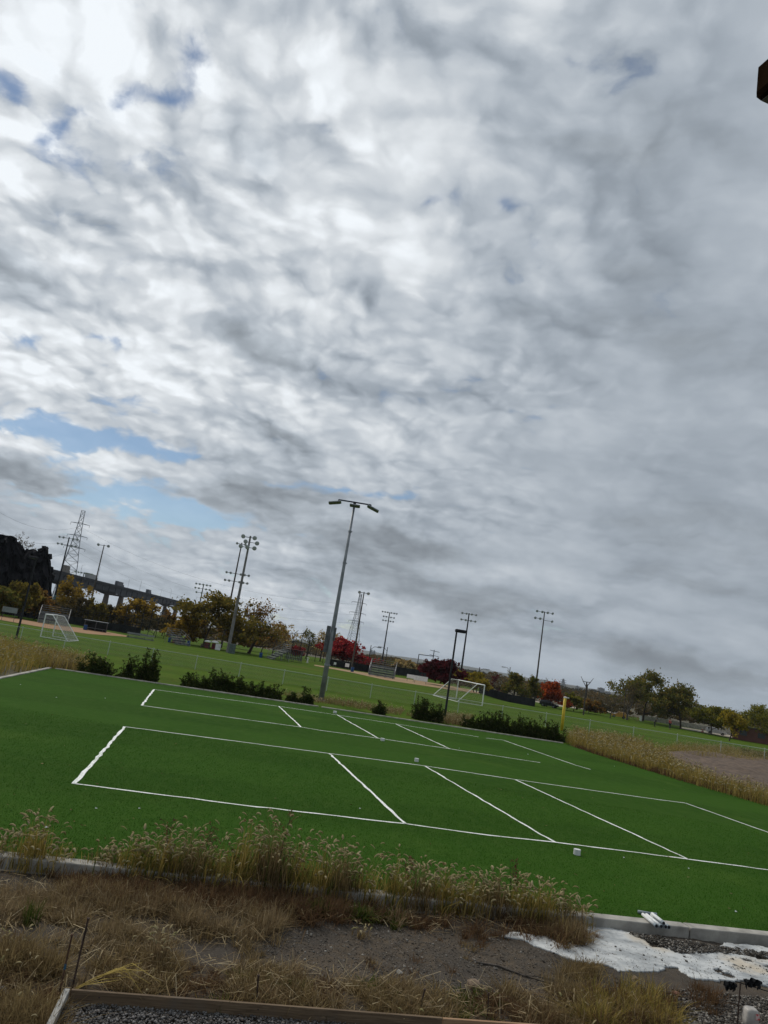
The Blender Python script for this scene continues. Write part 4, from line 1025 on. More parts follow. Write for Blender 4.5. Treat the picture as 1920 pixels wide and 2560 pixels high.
def stall(label, px, py, w, h_):
    th = thing('market_stall', label, 'stall', G(px, py), .1, 'red snack stalls with white canopies')
    MB().bev((0, 0, h_ * .38), (w, w * .8, h_ * .76), .04).build('counter', M_red, th)
    MB().lathe([(w * .75, h_ * .84), (w * .68, h_ * .95), (w * .40, h_ * 1.06), (w * .05, h_ * 1.10)], 12).build('canopy', M_white, th, True)
    MB().tube([(0, 0, 0), (0, 0, h_)], .04, 6).build('pole', M_white, th)
    for s in (-1, 1): MB().box((s * w * .28, -w * .4 - .01, h_ * .45), (w * .25, .03, h_ * .25)).build('menu_board', mat('menu_dark', (.06, .015, .015), .7), th)
stall('red snack stall with a white domed canopy, left of two by the mast', 517, 1620, .95, 1.35); stall('red snack stall with a white domed canopy, next to the white box', 535, 1623, 1.05, 1.45)
th = thing('utility_box', 'white square utility box left of the tall concrete mast', 'utility box', G(543.5, 1625), .1)
MB().bev((0, 0, .55), (.95, .7, 1.1), .03).build('cabinet', M_white, th); MB().bev((0, 0, 1.12), (1.02, .78, .05), .015).build('lid', M_white, th); MB().box((.25, -.355, .6), (.05, .02, .2)).build('handle', M_dark, th)
th = thing('utility_box', 'grey green electrical cabinet behind the tall concrete mast', 'utility box', G(578, 1634), .1)
MB().bev((0, 0, .85), (1.1, .8, 1.7), .04).build('cabinet', mat('grey_green', (.10, .13, .12), .7), th); MB().box((0, -.41, .85), (.03, .02, 1.5)).build('door_seam', M_dark, th)
th = thing('picnic_table', 'dark wooden picnic table in front of the red stalls', 'table', G(512, 1621), .1)
MB().box((0, 0, .75), (1.9, .8, .06)).build('table_top', M_wood, th)
for y in (-.65, .65): MB().box((0, y, .45), (1.9, .28, .05)).build('bench', M_wood, th)
for x in (-.7, .7):
    for s in (-1, 1): MB().tube([(x, s * .7, 0), (x, s * .25, .75)], .05, 4).build('leg', M_wood, th)
th = thing('water_fountain', 'small white drinking fountain right of the slatted dugout', 'fountain', G(768, 1657), 0)
MB().box((0, 0, .45), (.28, .28, .9), taper=.8).build('pedestal', M_white, th); MB().lathe([(.2, .9), (.3, 1.0), (.28, 1.05), (.1, 1.02)], 10).build('basin', M_white, th); MB().box((0, 0, .03), (.6, .6, .08)).build('step', M_conc, th)
th = thing('tarp_cover', 'tan arched cover beside the small tilted bleacher', 'cover', G(441, 1609), .2)
mb = MB(); mb.loft([[(-.9 * s_, y, .02 * s_) if q == 0 else (-.9 * math.cos(q / 8 * math.pi) * s_, y, 1.25 * math.sin(q / 8 * math.pi) * s_ + .05) for q in range(9)] for y, s_ in ((-.8, .86), (-.3, 1), (.3, 1), (.8, .88))]); mb.build('canvas', mat('tan_canvas', (.25, .15, .10), .9, .12, 2), th, True)
MB().box((0, -.9, .06), (1.9, .3, .1)).build('base_rail', M_wood, th)
def board_sign(label, px, py, w, h_, z, m=M_white, dist=None):
    b = GD(px, dist) if dist else G(px, py); th = thing('field_sign', label, 'sign', b, .1)
    MB().bev((0, -.03, z + h_ / 2), (w, .05, h_), .01).build('panel', m, th)
    for s in (-1, 1): MB().tube([(s * w * .4, 0, -.1), (s * w * .4, 0, z + h_)], .035, 5).build('post', M_alud, th)
board_sign('white banner on the dark fence left of the wine red tree', 1050, 1709, 2.6, .85, .5); board_sign('small white sign on the dark fence by the far track', 1025, 1704, 1.5, .7, .6)
board_sign('small pale sign behind the left lamp post', 18, 1553, 2.2, .8, 1.3, M_alu); board_sign('white notice under the big brown tree', 1601, 1804, .6, 1.3, .2); board_sign('white notice right of the crimson tree trunk', 866, 1675, .8, .7, .6)
board_sign('small white notice behind the slatted dugout rail', 836, 1668, .5, .5, .5)

# ------------------------------------------------------------------ vehicles
M_tyre = mat('tyre', (.02, .02, .02), .85); M_glass = mat('car_glass', (.02, .024, .03), .08, spec=.8); M_lampw = mat('lamp_clear', (.75, .75, .72), .2, spec=.6); M_lampr = mat('lamp_red', (.4, .02, .02), .3)
def car(label, b, rz, paint, L=4.7, W=1.85, H=1.72, suv=True, cat='car', name='parked_car', roof=None, hood=None):
    th = thing(name, label, cat, b, rz)
    prof = [(-.5, .34), (-.5, .62), (-.47, .66), (-.44, .92), (-.40, .985), (-.1, 1.0), (.06, .97), (.20, .62), (.44, .55), (.49, .48), (.5, .3), (.47, .20), (-.48, .20)] if suv else \
           [(-.5, .34), (-.5, .58), (-.42, .62), (-.30, .96), (-.1, 1.0), (.06, .96), (.24, .60), (.45, .52), (.5, .42), (.5, .28), (.47, .20), (-.48, .20)]
    rings = []
    for y, k in ((-.5, .0), (-.47, .02), (.47, .02), (.5, .0)):
        rings.append([(x * L * (1 if abs(y) < .48 else .985), y * W * (1 - (.16 if z > .66 else 0)), z * H) for x, z in prof])
    MB().loft(rings).build('body', paint, th)
    if hood is not None: MB().bev((.35 * L, 0, .60 * H), (.26 * L, W * .9, .10), .03).build('bonnet', hood, th)
    if roof is not None: MB().bev((-.15 * L, 0, H * 1.0), (.5 * L, W * .78, .06), .02).build('roof', roof, th)
    for s in (-1, 1):
        for x0, x1 in ((-.42, -.26), (-.24, -.06), (-.04, .10)):
            k = .02 if x1 > 0 else 0
            MB().poly([(x0 * L, s * W * .475, .66 * H), (x1 * L + k * L, s * W * .475, .66 * H), (x1 * L - (.04 * L if x1 > 0 else 0), s * W * .428, .93 * H), (x0 * L + (.02 * L if x0 < -.4 else 0), s * W * .428, .93 * H)][::s]).build('side_window', M_glass, th)
        for x in (-.31, .31):
            w_ = MB().lathe([(.33, -.11), (.35, -.08), (.35, .08), (.33, .11)], 14, (x * L, s * W * .47, .35), Vector((0, s, 0))).build('wheel', M_tyre, th)
            MB().lathe([(.21, .0), (.20, .125), (.05, .13)], 10, (x * L, s * W * .47, .35), Vector((0, s, 0))).build('rim', M_alu, w_)
        MB().bev((.488 * L, s * W * .36, .46 * H), (.10, .34, .16), .03).build('headlight', M_lampw, th)
        MB().bev((-.492 * L, s * W * .42, .52 * H), (.08, .16, .30), .03).build('tail_light', M_lampr, th)
        MB().bev((.10 * L, s * W * .53, .66 * H), (.12, .16, .12), .03).build('mirror', paint, th)
    MB().poly([(.205 * L, -W * .40, .64 * H), (.205 * L, W * .40, .64 * H), (.075 * L, W * .36, .955 * H), (.075 * L, -W * .36, .955 * H)]).build('windscreen', M_glass, th)
    MB().poly([(-.482 * L, W * .38, .68 * H), (-.482 * L, -W * .38, .68 * H), (-.447 * L, -W * .35, .92 * H), (-.447 * L, W * .35, .92 * H)]).build('rear_window', M_glass, th)
    MB().box((.503 * L, 0, .30 * H), (.03, W * .5, .12)).build('grille', M_dark, th)
    MB().box((.508 * L, 0, .24 * H), (.02, .32, .10)).build('number_plate', M_lampw, th)
    return th
M_black = mat('car_black', (.012, .014, .020), .25, .1, 2, spec=.6); M_carw = mat('car_white', (.62, .63, .64), .3, .05, 2, spec=.5); M_cary = mat('car_yellow', (.50, .26, .03), .4, .05, 2, spec=.5)
car('dark blue black sport utility car on the grass before the orange red tree', G(1372, 1768), -.55, M_black)
car('white parked car under the yellow green tree on the right', G(1790, 1836), -.35, M_carw, 4.9, 1.85, 1.6, False)
car('small yellow car with a white bonnet by the wooden pole', G(1546, 1794.5), 2.9, M_cary, 4.0, 1.75, 1.6, True, hood=M_carw)
def traffic_barrel(label, px, py):
    th = thing('traffic_barrel', label, 'traffic barrel', G(px, py), 0)
    o_ = mat('traffic_orange', (.60, .10, .02), .5)
    for k, (r0, r1) in enumerate(((.30, .29), (.285, .275), (.27, .26), (.255, .245))): MB().lathe([(r0, .06 + k * .24), (r1, .30 + k * .24)], 12).build('band', o_ if k % 2 == 0 else M_white, th)
    MB().lathe([(.38, 0), (.38, .06)], 12).build('base', M_tyre, th); MB().box((0, 0, 1.06), (.2, .04, .1)).build('handle', o_, th)
traffic_barrel('orange and white traffic barrel beside the white parked car', 1756, 1831)
th = thing('timber_barrier', 'pale timber barrier beam under the big brown tree', 'barrier', G(1583, 1801), .3)
for x in (-1.4, 1.4): MB().box((x, 0, .5), (.16, .16, 1.1)).build('post', mat('raw_timber', (.30, .20, .11), .85, .15, 3), th)
MB().box((0, 0, .98), (3.2, .08, .16)).build('rail', MATS['raw_timber'], th); MB().tube([(-1.3, .05, .9), (1.2, .05, .15)], .06, 4).build('brace', MATS['raw_timber'], th)
def litter_bag(label, px, py, s):
    th = thing('litter_bin', label, 'bin', G(px, py), 0)
    MB().lathe([(.30 * s, 0), (.33 * s, .5 * s), (.36 * s, .95 * s), (.30 * s, 1.0 * s)], 10).build('drum', M_dark, th); MB().lathe([(.37 * s, .9 * s), (.40 * s, .98 * s), (.28 * s, 1.06 * s), (.08 * s, 1.08 * s)], 10).build('bag', M_tyre, th)
litter_bag('dark litter bin left of the pale thin post', 1834, 1844, 1.3); litter_bag('dark litter bin right of the right edge tree', 1885, 1852, 1.2)
# low pale wall or parked trailers seen through the right hand trees
th = thing('low_wall', 'long pale low wall behind the right hand trees', 'wall', GD(1690, 236), -.35)
for k in range(12): MB().bev((k * 6.0 - 6, 0, .7), (5.96, .3, 1.3), .03).build('wall_panel', M_conc, th)
th = thing('brick_building', 'dull red low building at the right edge behind the trees', 'building', GD(1925, 215), -.4)
MB().box((0, 0, 1.6), (16, 8, 3.2)).build('wall', mat('dull_red_wall', (.16, .07, .055), .9, .1, .5), th); MB().box((0, 0, 3.3), (16.6, 8.6, .25)).build('roof', M_alud, th)
for k in range(4): MB().box((-6 + 4 * k, -4.02, 1.8), (1.6, .06, 1.2)).build('window', M_pane, th)

# ------------------------------------------------------------------ people on the far grass
M_skin = mat('skin', (.30, .17, .11), .6, .05); M_navy = mat('dark_clothes', (.018, .018, .024), .9); M_redtop = mat('red_top', (.42, .06, .06), .9); M_hair = mat('dark_hair', (.02, .014, .01), .8)
def person(label, b, h_, rz, top_m, leg_m, pose=0.0, bend=0.0):
    th = thing('person', label, 'person', b, rz); s = h_ / 1.75
    J = dict(pel=(0, 0, .95), che=(0, -.02 - bend * .25, 1.30), nec=(0, -.02 - bend * .33, 1.48), hea=(0, -.05 - bend * .38, 1.60), crn=(0, -.04 - bend * .40, 1.72))
    for sd, n_ in ((-1, 'l'), (1, 'r')):
        J.update({n_ + 'h': (sd * .10, 0, .90), n_ + 'k': (sd * .12, -.05 - pose * .05 * sd, .50), n_ + 'a': (sd * .12, .03 + pose * .10 * sd, .09), n_ + 't': (sd * .13, -.14 + pose * .10 * sd, .04),
                  n_ + 's': (sd * .19, -.01 - bend * .28, 1.42), n_ + 'e': (sd * .25, .03 - bend * .3, 1.14), n_ + 'w': (sd * .20, -.18 - bend * .3, .98), n_ + 'f': (sd * .18, -.26 - bend * .3, .94)})
    E = [('pel', 'che'), ('che', 'nec'), ('nec', 'hea'), ('hea', 'crn')]
    for n_ in 'lr': E += [('pel', n_ + 'h'), (n_ + 'h', n_ + 'k'), (n_ + 'k', n_ + 'a'), (n_ + 'a', n_ + 't'), ('che', n_ + 's'), (n_ + 's', n_ + 'e'), (n_ + 'e', n_ + 'w'), (n_ + 'w', n_ + 'f')]
    Rr = dict(pel=.15, che=.16, nec=.06, hea=.10, crn=.07, h=.10, k=.065, a=.045, t=.04, s=.07, e=.045, w=.032, f=.035)
    def skin(name, keep, grow, m):
        ks = [k for k in J if keep(k)]; ix = {k: i_ for i_, k in enumerate(ks)}
        me = bpy.data.meshes.new(name); me.from_pydata([tuple(c * s for c in J[k]) for k in ks], [(ix[a_], ix[b_]) for a_, b_ in E if a_ in ix and b_ in ix], [])
        o_ = link(name, me, m, th); md = o_.modifiers.new('skin', 'SKIN')
        for v, k in zip(me.skin_vertices[0].data, ks):
            r = (Rr.get(k) or Rr[k[1:]]) * s * grow; v.radius = (r, r * .8); v.use_root = (k in ('pel', 'che') and k == ks[0])
        o_.modifiers.new('smooth', 'SUBSURF').levels = 1; o_.modifiers['smooth'].render_levels = 2
        return o_
    skin('body', lambda k: True, 1.0, M_skin)
    skin('trousers', lambda k: k == 'pel' or (len(k) == 2 and k[1] in 'hka'), 1.12, leg_m)
    skin('jacket', lambda k: k in ('pel', 'che') or (len(k) == 2 and k[1] in 'sew'), 1.16, top_m)
    hx = J['crn']; MB().lathe([(.095 * s, -.09 * s), (.105 * s, -.02 * s), (.085 * s, .05 * s), (.02 * s, .085 * s)], 10, (hx[0] * s, hx[1] * s + .015, hx[2] * s)).build('hair', M_hair, th, True)
    for sd in (-1, 1):
        f = J[('l' if sd < 0 else 'r') + 't']; MB().bev((f[0] * s, f[1] * s + .05, .045), (.10, .28, .09), .025).build('shoe', M_tyre, th)
        MB().lathe([(.012, 0), (.010, .012)], 6, (sd * .035 * s, (J['hea'][1] - .085) * s, 1.64 * s), Vector((0, -1, 0))).build('eye', M_tyre, th)
    MB().box((0, (J['hea'][1] - .10) * s, 1.60 * s), (.03, .04, .05)).build('nose', M_skin, th)
b = G(1674, 1823); person('person in a red top and dark trousers standing on the far grass', b, HT(b, 1796), .4, M_redtop, M_navy, .6)
b = G(1636, 1817); person('person in dark clothes leaning forward under the big brown tree', b, max(1.5, HT(b, 1795)), 1.2, M_navy, M_navy, .8, .9)
# ------------------------------------------------------------------ bushes and weeds round the turf
ORD = ('first', 'second', 'third', 'fourth', 'fifth', 'sixth', 'seventh', 'eighth', 'ninth', 'tenth', 'eleventh', 'twelfth', 'thirteenth', 'fourteenth', 'fifteenth', 'sixteenth', 'seventeenth', 'eighteenth', 'nineteenth', 'twentieth')
def blades(name, x, y, z, h, w, lean, m, rng, parent=None, kind='stuff', curl=.5, az=None):
    """bent grass blades, three segments each; x,y,z,h arrays in parent space"""
    n_ = len(x); az = rng.uniform(0, 6.283, n_) if az is None else az; ln = np.abs(rng.normal(0, lean, n_)) + .04; fx_ = np.cos(az); fy_ = np.sin(az)
    wd = w * rng.uniform(.6, 1.4, n_); px_, py_ = -fy_ * wd, fx_ * wd; rows_ = []
    for t, k in ((0, 1.0), (.45, .85), (.8, .5), (1.0, .06)):
        off = ln * h * (t ** 1.8); zz = z + h * (t - curl * ln * t * t * .55)
        rows_.append(np.stack([x + fx_ * off - px_ * k, y + fy_ * off - py_ * k, zz], -1)); rows_.append(np.stack([x + fx_ * off + px_ * k, y + fy_ * off + py_ * k, zz], -1))
    V_ = np.stack(rows_, 1).reshape(-1, 3); b_ = np.arange(n_)[:, None] * 8
    Q_ = np.concatenate([b_ + np.array([[0, 1, 3, 2]]), b_ + np.array([[2, 3, 5, 4]]), b_ + np.array([[4, 5, 7, 6]])], 0)
    tips = np.stack([x + fx_ * ln * h, y + fy_ * ln * h, z + h * (1 - curl * ln * .55)], -1)
    o_ = link(name, np_mesh(name, V_, Q_), m, parent, kind=kind)
    return o_, tips, np.stack([fx_, fy_], -1)
M_green = leafmat('blade_green', [(.050, .075, .016), (.075, .095, .022), (.11, .11, .03)], .3)
M_straw = leafmat('blade_straw', [(0.232, 0.171, 0.080), (0.162, 0.111, 0.053), (0.314, 0.239, 0.113), (0.110, 0.076, 0.040)], .42)
M_tan = leafmat('blade_tan', [(0.274, 0.205, 0.115), (0.202, 0.143, 0.077), (0.345, 0.274, 0.161), (0.143, 0.097, 0.054)], .42)
M_rust = leafmat('blade_rust', [(0.107, 0.061, 0.034), (0.142, 0.083, 0.042), (0.076, 0.047, 0.029), (0.172, 0.111, 0.058)], .42)
M_goldb = leafmat('blade_gold', [(0.325, 0.231, 0.060), (0.225, 0.175, 0.046), (0.163, 0.150, 0.038), (0.413, 0.312, 0.108)], .42)
M_head = leafmat('seed_head', [(0.400, 0.335, 0.187), (0.330, 0.260, 0.133), (0.480, 0.409, 0.250), (0.300, 0.270, 0.125)], .35)
def heads(name, tips, dirs, m, rng, parent, L=.10, r=.017, droop=.7):
    """bristly drooping seed heads: a bent six-sided spindle each"""
    n_ = len(tips); V_ = []; ns, nr = 6, 5; prof = [(0, .35), (.25, 1.0), (.55, .95), (.82, .65), (1.0, .10)]
    l = L * rng.uniform(.7, 1.35, n_); dr = droop * rng.uniform(.3, 1.5, n_); rr = r * rng.uniform(.75, 1.25, n_)
    d3 = np.concatenate([dirs, np.zeros((n_, 1))], 1); sd = np.stack([-dirs[:, 1], dirs[:, 0], np.zeros(n_)], -1); up = np.array([0, 0, 1.0])
    for t, k in prof:
        th_ = 1.2 - dr * 1.9 * t
        c = tips + d3 * (l * t * np.cos(th_ * .5 + .2))[:, None] + up * (l * (np.sin(1.1) * t - dr * t * t * .95))[:, None]
        for q in range(ns):
            a = 6.283 * q / ns; j = rng.uniform(.75, 1.3, n_)
            V_.append(c + sd * (rr * k * j * math.cos(a))[:, None] + (up * .7 + d3 * .5) * (rr * k * j * math.sin(a))[:, None])
    V_ = np.stack(V_, 1).reshape(-1, 3); F_ = []
    for a in range(nr - 1):
        for q in range(ns): F_.append((a * ns + q, a * ns + (q + 1) % ns, (a + 1) * ns + (q + 1) % ns, (a + 1) * ns + q))
    Q_ = (np.arange(n_)[:, None, None] * (ns * nr) + np.array(F_)[None]).reshape(-1, 4)
    return link(name, np_mesh(name, V_, Q_, True), m, parent, kind='stuff')

def bush(label, px0, px1, ybase, ytop, seed, pal='bush', sprigs=14, dens=1.0, cat='bush'):
    a, b = G(px0, ybase(px0)), G(px1, ybase(px1)); c = (a + b) / 2; W = max(.5, (b - a).length); H = max(.35, HT(c, ytop) * .92); rng = np.random.default_rng(seed)
    th = thing('bush', label, cat, c, math.atan2(b.y - a.y, b.x - a.x), 'bushes along the far edge of the turf')
    n_ = int(2000 * dens * max(.5, min(3.5, W * H / 2.2))); u = rng.normal(size=(n_, 3)); u /= np.linalg.norm(u, axis=1, keepdims=True); u *= rng.uniform(.2, 1, (n_, 1)) ** .5
    x = u[:, 0] * W / 2; lump = .85 + .55 * fbm(x * 1.6 + seed, x * 0 + u[:, 1] * 2, seed, 3)
    P = np.stack([x, u[:, 1] * min(W / 2, .75), np.abs(u[:, 2]) * H * .80 * lump], -1)
    sp = []; mb_ = MB()
    for k in range(int(sprigs * 1.8)):
        x0 = rng.uniform(-.46, .46) * W; y0 = rng.uniform(-.3, .3); h_ = H * rng.uniform(.75, 1.55) * (1 - .45 * (2 * x0 / W) ** 2); lx = rng.normal(0, .10)
        mb_.tube([(x0, y0, 0), (x0 + lx, y0 + .05, h_ * .6), (x0 + lx * 2, y0, h_)], [.012, .009, .004], 3, cap=False)
        for q in range(26):
            f = rng.uniform(.35, 1.0); sp.append((x0 + lx * 2 * f + rng.normal(0, .07), y0 + rng.normal(0, .07), h_ * f))
    P = np.concatenate([P, np.array(sp)], 0) if sp else P
    V_, Q_ = leaves_np(P, .080, rng, elong=2.2)
    link('foliage', np_mesh('foliage', V_, Q_), PAL[pal], th, kind='stuff')
    mb_.build('stems', M_bark, th, kind='stuff')
far_y = lambda px: np.interp(px, [127, 270, 395, 800, 1070, 1409], [1669, 1692, 1706, 1765, 1803, 1856]) - 1
bl = [(192, 282, 1648, 'dark bushy clump nearest the left turf corner', 22), (306, 330, 1650, 'small upright dark bush right of the left clump', 8), (338, 394, 1640, 'airy green bush with tall shoots by the fence post', 20),
      (285, 345, 1680, 'low weeds between the two left bushes', 6), (450, 520, 1690, 'dark low bush at the left end of the middle hedge', 10), (505, 580, 1686, 'brownish bush with tall shoots in the middle hedge', 22),
      (560, 640, 1702, 'dark dense bush in the middle hedge', 14), (625, 705, 1712, 'rounded dark bush at the right end of the middle hedge', 12), (712, 745, 1735, 'scraggy little shrub left of the round bush', 8),
      (746, 784, 1726, 'small round dark bush left of the light grey pole', 4), (930, 962, 1758, 'small olive bush right of the light grey pole', 6), (1030, 1075, 1756, 'loose green bush with tall shoots left of the black post', 22),
      (1070, 1108, 1768, 'dark bush at the foot of the black lamp post', 14), (1150, 1200, 1795, 'dark bush at the left end of the right hedge', 10), (1190, 1265, 1786, 'tall dark bush in the left half of the right hedge', 18),
      (1250, 1330, 1795, 'dark dense bush in the middle of the right hedge', 14), (1310, 1375, 1802, 'dark dense bush right of the middle of the right hedge', 12), (1355, 1412, 1812, 'last dark bush of the right hedge by the yellow post', 10)]
for k, (p0, p1, yt, lab, sp) in enumerate(bl): bush(lab, p0, p1, far_y, yt, 200 + k, 'bush', sp)

def weed_bed(label, P, n_, h0, h1, m, seed, head=.35, z0=None, lean=.35, w=.006, name='dry_weeds', L=.16, r=.022, green=0.0):
    rng = np.random.default_rng(seed); x, y = scatter(P, n_, rng)
    z = soil_z(x, y) if z0 is None else np.full(n_, z0)
    den = fbm(x * .6, y * .6, seed, 3); k = den > -.35; x, y, z, den = x[k], y[k], z[k], den[k]
    h_ = rng.uniform(h0, h1, len(x)) * (1 + .35 * den)
    o_, tips, dirs = blades(name, x, y, z, h_, w, lean, m, rng)
    tag(o_, label, 'weeds', None, 'stuff')
    if head:
        j = rng.random(len(x)) < head; heads('seed_heads', tips[j], dirs[j], M_head, rng, o_, L, r)
    return o_
# tall tan weeds left of the turf, golden weeds and mulch on the right
PL = [(-17.6, 36), (-18.6, 46.6), (-16, 49.5), (-21, 57), (-26, 60), (-36, 62), (-34, 40), (-22, 30)]
weed_bed('tall tan foxtail weeds left of the turf corner', PL, 15000, .55, 1.15, M_goldb, 31, .16, -.12, .4, .014, 'tall_weeds', .22, .035)
PR = gpoly([(1412, 1857), (1440, 1836), (1500, 1843), (1560, 1852), (1620, 1872), (1660, 1890), (1700, 1925), (1780, 1955), (1925, 2000), (1925, 2022), (1800, 1985), (1700, 1955), (1621, 1930), (1480, 1885)])
weed_bed('golden dry weeds along the right side of the turf', PR, 14000, .40, .95, M_goldb, 33, .16, -.11, .4, .013, 'tall_weeds', .20, .032)
weed_bed('rust brown low weeds at the foot of the right weeds', gpoly([(1412, 1862), (1480, 1876), (1621, 1918), (1700, 1940), (1925, 2004), (1925, 2018), (1700, 1955), (1480, 1886)]), 7000, .15, .45, M_rust, 34, 0, -.11, .6, .012)
PG = gpoly([(1640, 1880), (1700, 1868), (1800, 1872), (1925, 1890), (1925, 1912), (1800, 1905), (1700, 1895)])
weed_bed('yellow green weeds along the fence at the right edge', PG, 6000, .3, .75, M_goldb, 35, .3, -.11, .4, .014, 'tall_weeds')
weed_bed('fresh green weeds at the fence on the right edge', gpoly([(1850, 1880), (1925, 1892), (1925, 1908), (1860, 1898)]), 2500, .3, .7, M_green, 36, 0, -.11, .4, .016, 'green_weeds')
weed_bed('straw weeds in front of the middle hedge and the grey pole', gpoly([(640, 1742), (720, 1750), (830, 1762), (930, 1778), (1000, 1790), (1010, 1776), (860, 1755), (720, 1735)]), 3000, .12, .45, M_straw, 37, .2, -.10, .5, .012)
weed_bed('pale rust weeds between the black post and the right hedge', gpoly([(1085, 1806), (1180, 1820), (1180, 1795), (1100, 1790), (1010, 1788)]), 2500, .2, .55, M_straw, 38, .3, -.10, .5, .013)
weed_bed('straw weeds at the left turf corner by the first bush', gpoly([(100, 1668), (200, 1680), (210, 1655), (150, 1640), (90, 1640)]), 3500, .2, .7, M_straw, 39, .3, -.1, .5, .014)
# mulch mound on the right
mp = [(1640, 1888), (1700, 1880), (1800, 1886), (1960, 1905), (1960, 2010), (1800, 1962), (1700, 1930)]
Pm = gpoly(mp); cx = sum(p.x for p in Pm) / len(Pm); cy = sum(p.y for p in Pm) / len(Pm)
gx = np.linspace(min(p.x for p in Pm), max(p.x for p in Pm), 70); gy = np.linspace(min(p.y for p in Pm), max(p.y for p in Pm), 90)
X, Y = np.meshgrid(gx, gy); ins = inpoly(X.ravel(), Y.ravel(), [(p.x, p.y) for p in Pm]).reshape(X.shape).astype(float)
for _ in range(6): ins = (ins + np.roll(ins, 1, 0) + np.roll(ins, -1, 0) + np.roll(ins, 1, 1) + np.roll(ins, -1, 1)) / 5
Z = -.16 + .42 * ins + .16 * fbm(X * .5, Y * .5, 3) * ins + .07 * fbm(X * 2.5, Y * 2.5, 8)* ins
i = np.arange(X.size).reshape(X.shape); Q = np.stack([i[:-1, :-1], i[:-1, 1:], i[1:, 1:], i[1:, :-1]], -1).reshape(-1, 4)
o = link('mulch_mound', np_mesh('mulch_mound', np.stack([X, Y, Z], -1).reshape(-1, 3), Q, True), mat('mulch', (.15, .105, .072), .95, scale=2.5, col2=(.062, .044, .033), bump=1.0, bscale=14, coord='World', detail=8)); o['kind'] = 'structure'

# ------------------------------------------------------------------ near strip: foxtails on the kerb
def foxtail(label, px, spread, topy, n_, seed, m=M_goldb, green=.3, hd=.5):
    py = np.interp(px, [-60, 0, 253, 1240, 1473], [2131, 2137, 2163, 2267, 2292]) + 12
    c = G(px, py, -.1); H = HT(c, topy) * 1.12; rng = np.random.default_rng(seed); w = spread * .78 / PXM(c) / 2
    th = thing('foxtail_grass', label, 'grass clump', c, 0, 'foxtail clumps along the near kerb')
    x = rng.normal(0, w * .55, n_); y = rng.normal(0, .17, n_); zz = np.full(n_, -.05); hh = H * rng.uniform(.45, 1.0, n_) * (1 - .35 * np.clip(np.abs(x) / (w + .01), 0, 1))
    _, tips, dirs = blades('stems', x, y, zz, hh, .0042, .30, m, rng, th)
    k = rng.random(n_) < hd; heads('seed_heads', tips[k], dirs[k], M_head, rng, th, .105, .0175, .9)
    n2 = int(n_ * 1.6); x = rng.normal(0, w * .6, n2); y = rng.normal(0, .19, n2)
    blades('leaf_blades', x, y, np.full(n2, -.05), H * rng.uniform(.2, .66, n2), .008, .50, m, rng, th, curl=.9)
    if green:
        n3 = int(n_ * green); blades('green_blades', rng.normal(0, w * .6, n3), rng.normal(0, .17, n3), np.full(n3, -.05), H * rng.uniform(.25, .75, n3), .0065, .45, M_green, rng, th, curl=.8)
fox = [(-10, 60, 2080, 60, .1), (75, 110, 2024, 170, .1), (150, 70, 2080, 40, .2), (258, 100, 2092, 70, .4), (330, 120, 2072, 150, .5), (400, 130, 2062, 190, .6), (468, 110, 2048, 150, .6), (530, 110, 2082, 110, .5),
       (600, 90, 2030, 130, .4), (668, 110, 2022, 210, .3), (735, 90, 2080, 80, .5), (800, 100, 2086, 130, .4), (850, 90, 2078, 140, .4), (915, 80, 2120, 60, .5), (985, 100, 2130, 120, .4), (1050, 100, 2140, 150, .3),
       (1105, 100, 2150, 170, .3), (1170, 90, 2165, 110, .3), (1230, 110, 2165, 170, .3), (1300, 110, 2180, 170, .3), (1355, 90, 2186, 120, .3), (1410, 80, 2205, 80, .3), (1452, 50, 2245, 40, .2)]
WD = list(ORD) + ['twenty-first', 'twenty-second', 'twenty-third', 'twenty-fourth']
for k, (px, sp, ty, n_, gr) in enumerate(fox): foxtail('%s clump of pale foxtail grass counted from the left along the near kerb' % WD[k].capitalize(), px, sp, ty, n_, 300 + k, M_goldb if k % 3 else M_straw, gr)
def stalk(label, px, topy, seed):
    py = np.interp(px, [0, 253, 1240, 1473], [2137, 2163, 2267, 2292]) + 6; c = G(px, py, -.1); H = HT(c, topy); rnd = random.Random(seed)
    th = thing('dead_weed', label, 'weed', c, 0, 'dead branching weeds by the kerb'); mb_ = MB(); tips = []
    mb_.tube([(0, 0, -.05), (rnd.gauss(0, .03), 0, H * .5), (rnd.gauss(0, .06), 0, H)], [.006, .005, .002], 4, cap=False)
    for q in range(16):
        f = rnd.uniform(.3, .95); a = rnd.uniform(0, 6.28); l = H * rnd.uniform(.12, .30) * (1.2 - f)
        p0 = Vector((rnd.gauss(0, .02), 0, H * f)); p1 = p0 + Vector((math.cos(a) * l, math.sin(a) * l, l * .9)); mb_.tube([p0, p1], [.003, .0012], 3, cap=False)
        for _ in range(7): tips.append(p0.lerp(p1, rnd.uniform(.3, 1.1)) + Vector((rnd.gauss(0, .015), rnd.gauss(0, .015), rnd.gauss(0, .015))))
    mb_.build('stem', M_bark, th); V_, Q_ = leaves_np(np.array([tuple(t) for t in tips]), .022, np.random.default_rng(seed)); link('dry_leaves', np_mesh('dry_leaves', V_, Q_), M_rust, th, kind='stuff')
for px, ty, lab in ((508, 2055, 'dark branching dead weed left of the tallest foxtails'), (690, 2020, 'dead branching weed behind the tallest foxtails'), (1010, 2130, 'dark dead weed among the middle foxtails'), (1275, 2150, 'tall dark dead weed near the right end of the foxtails'), (400, 2040, 'dead weed rising over the left foxtail bank'), (575, 2120, 'dark dead weed between the foxtail banks')): stalk(lab, px, ty, int(px))
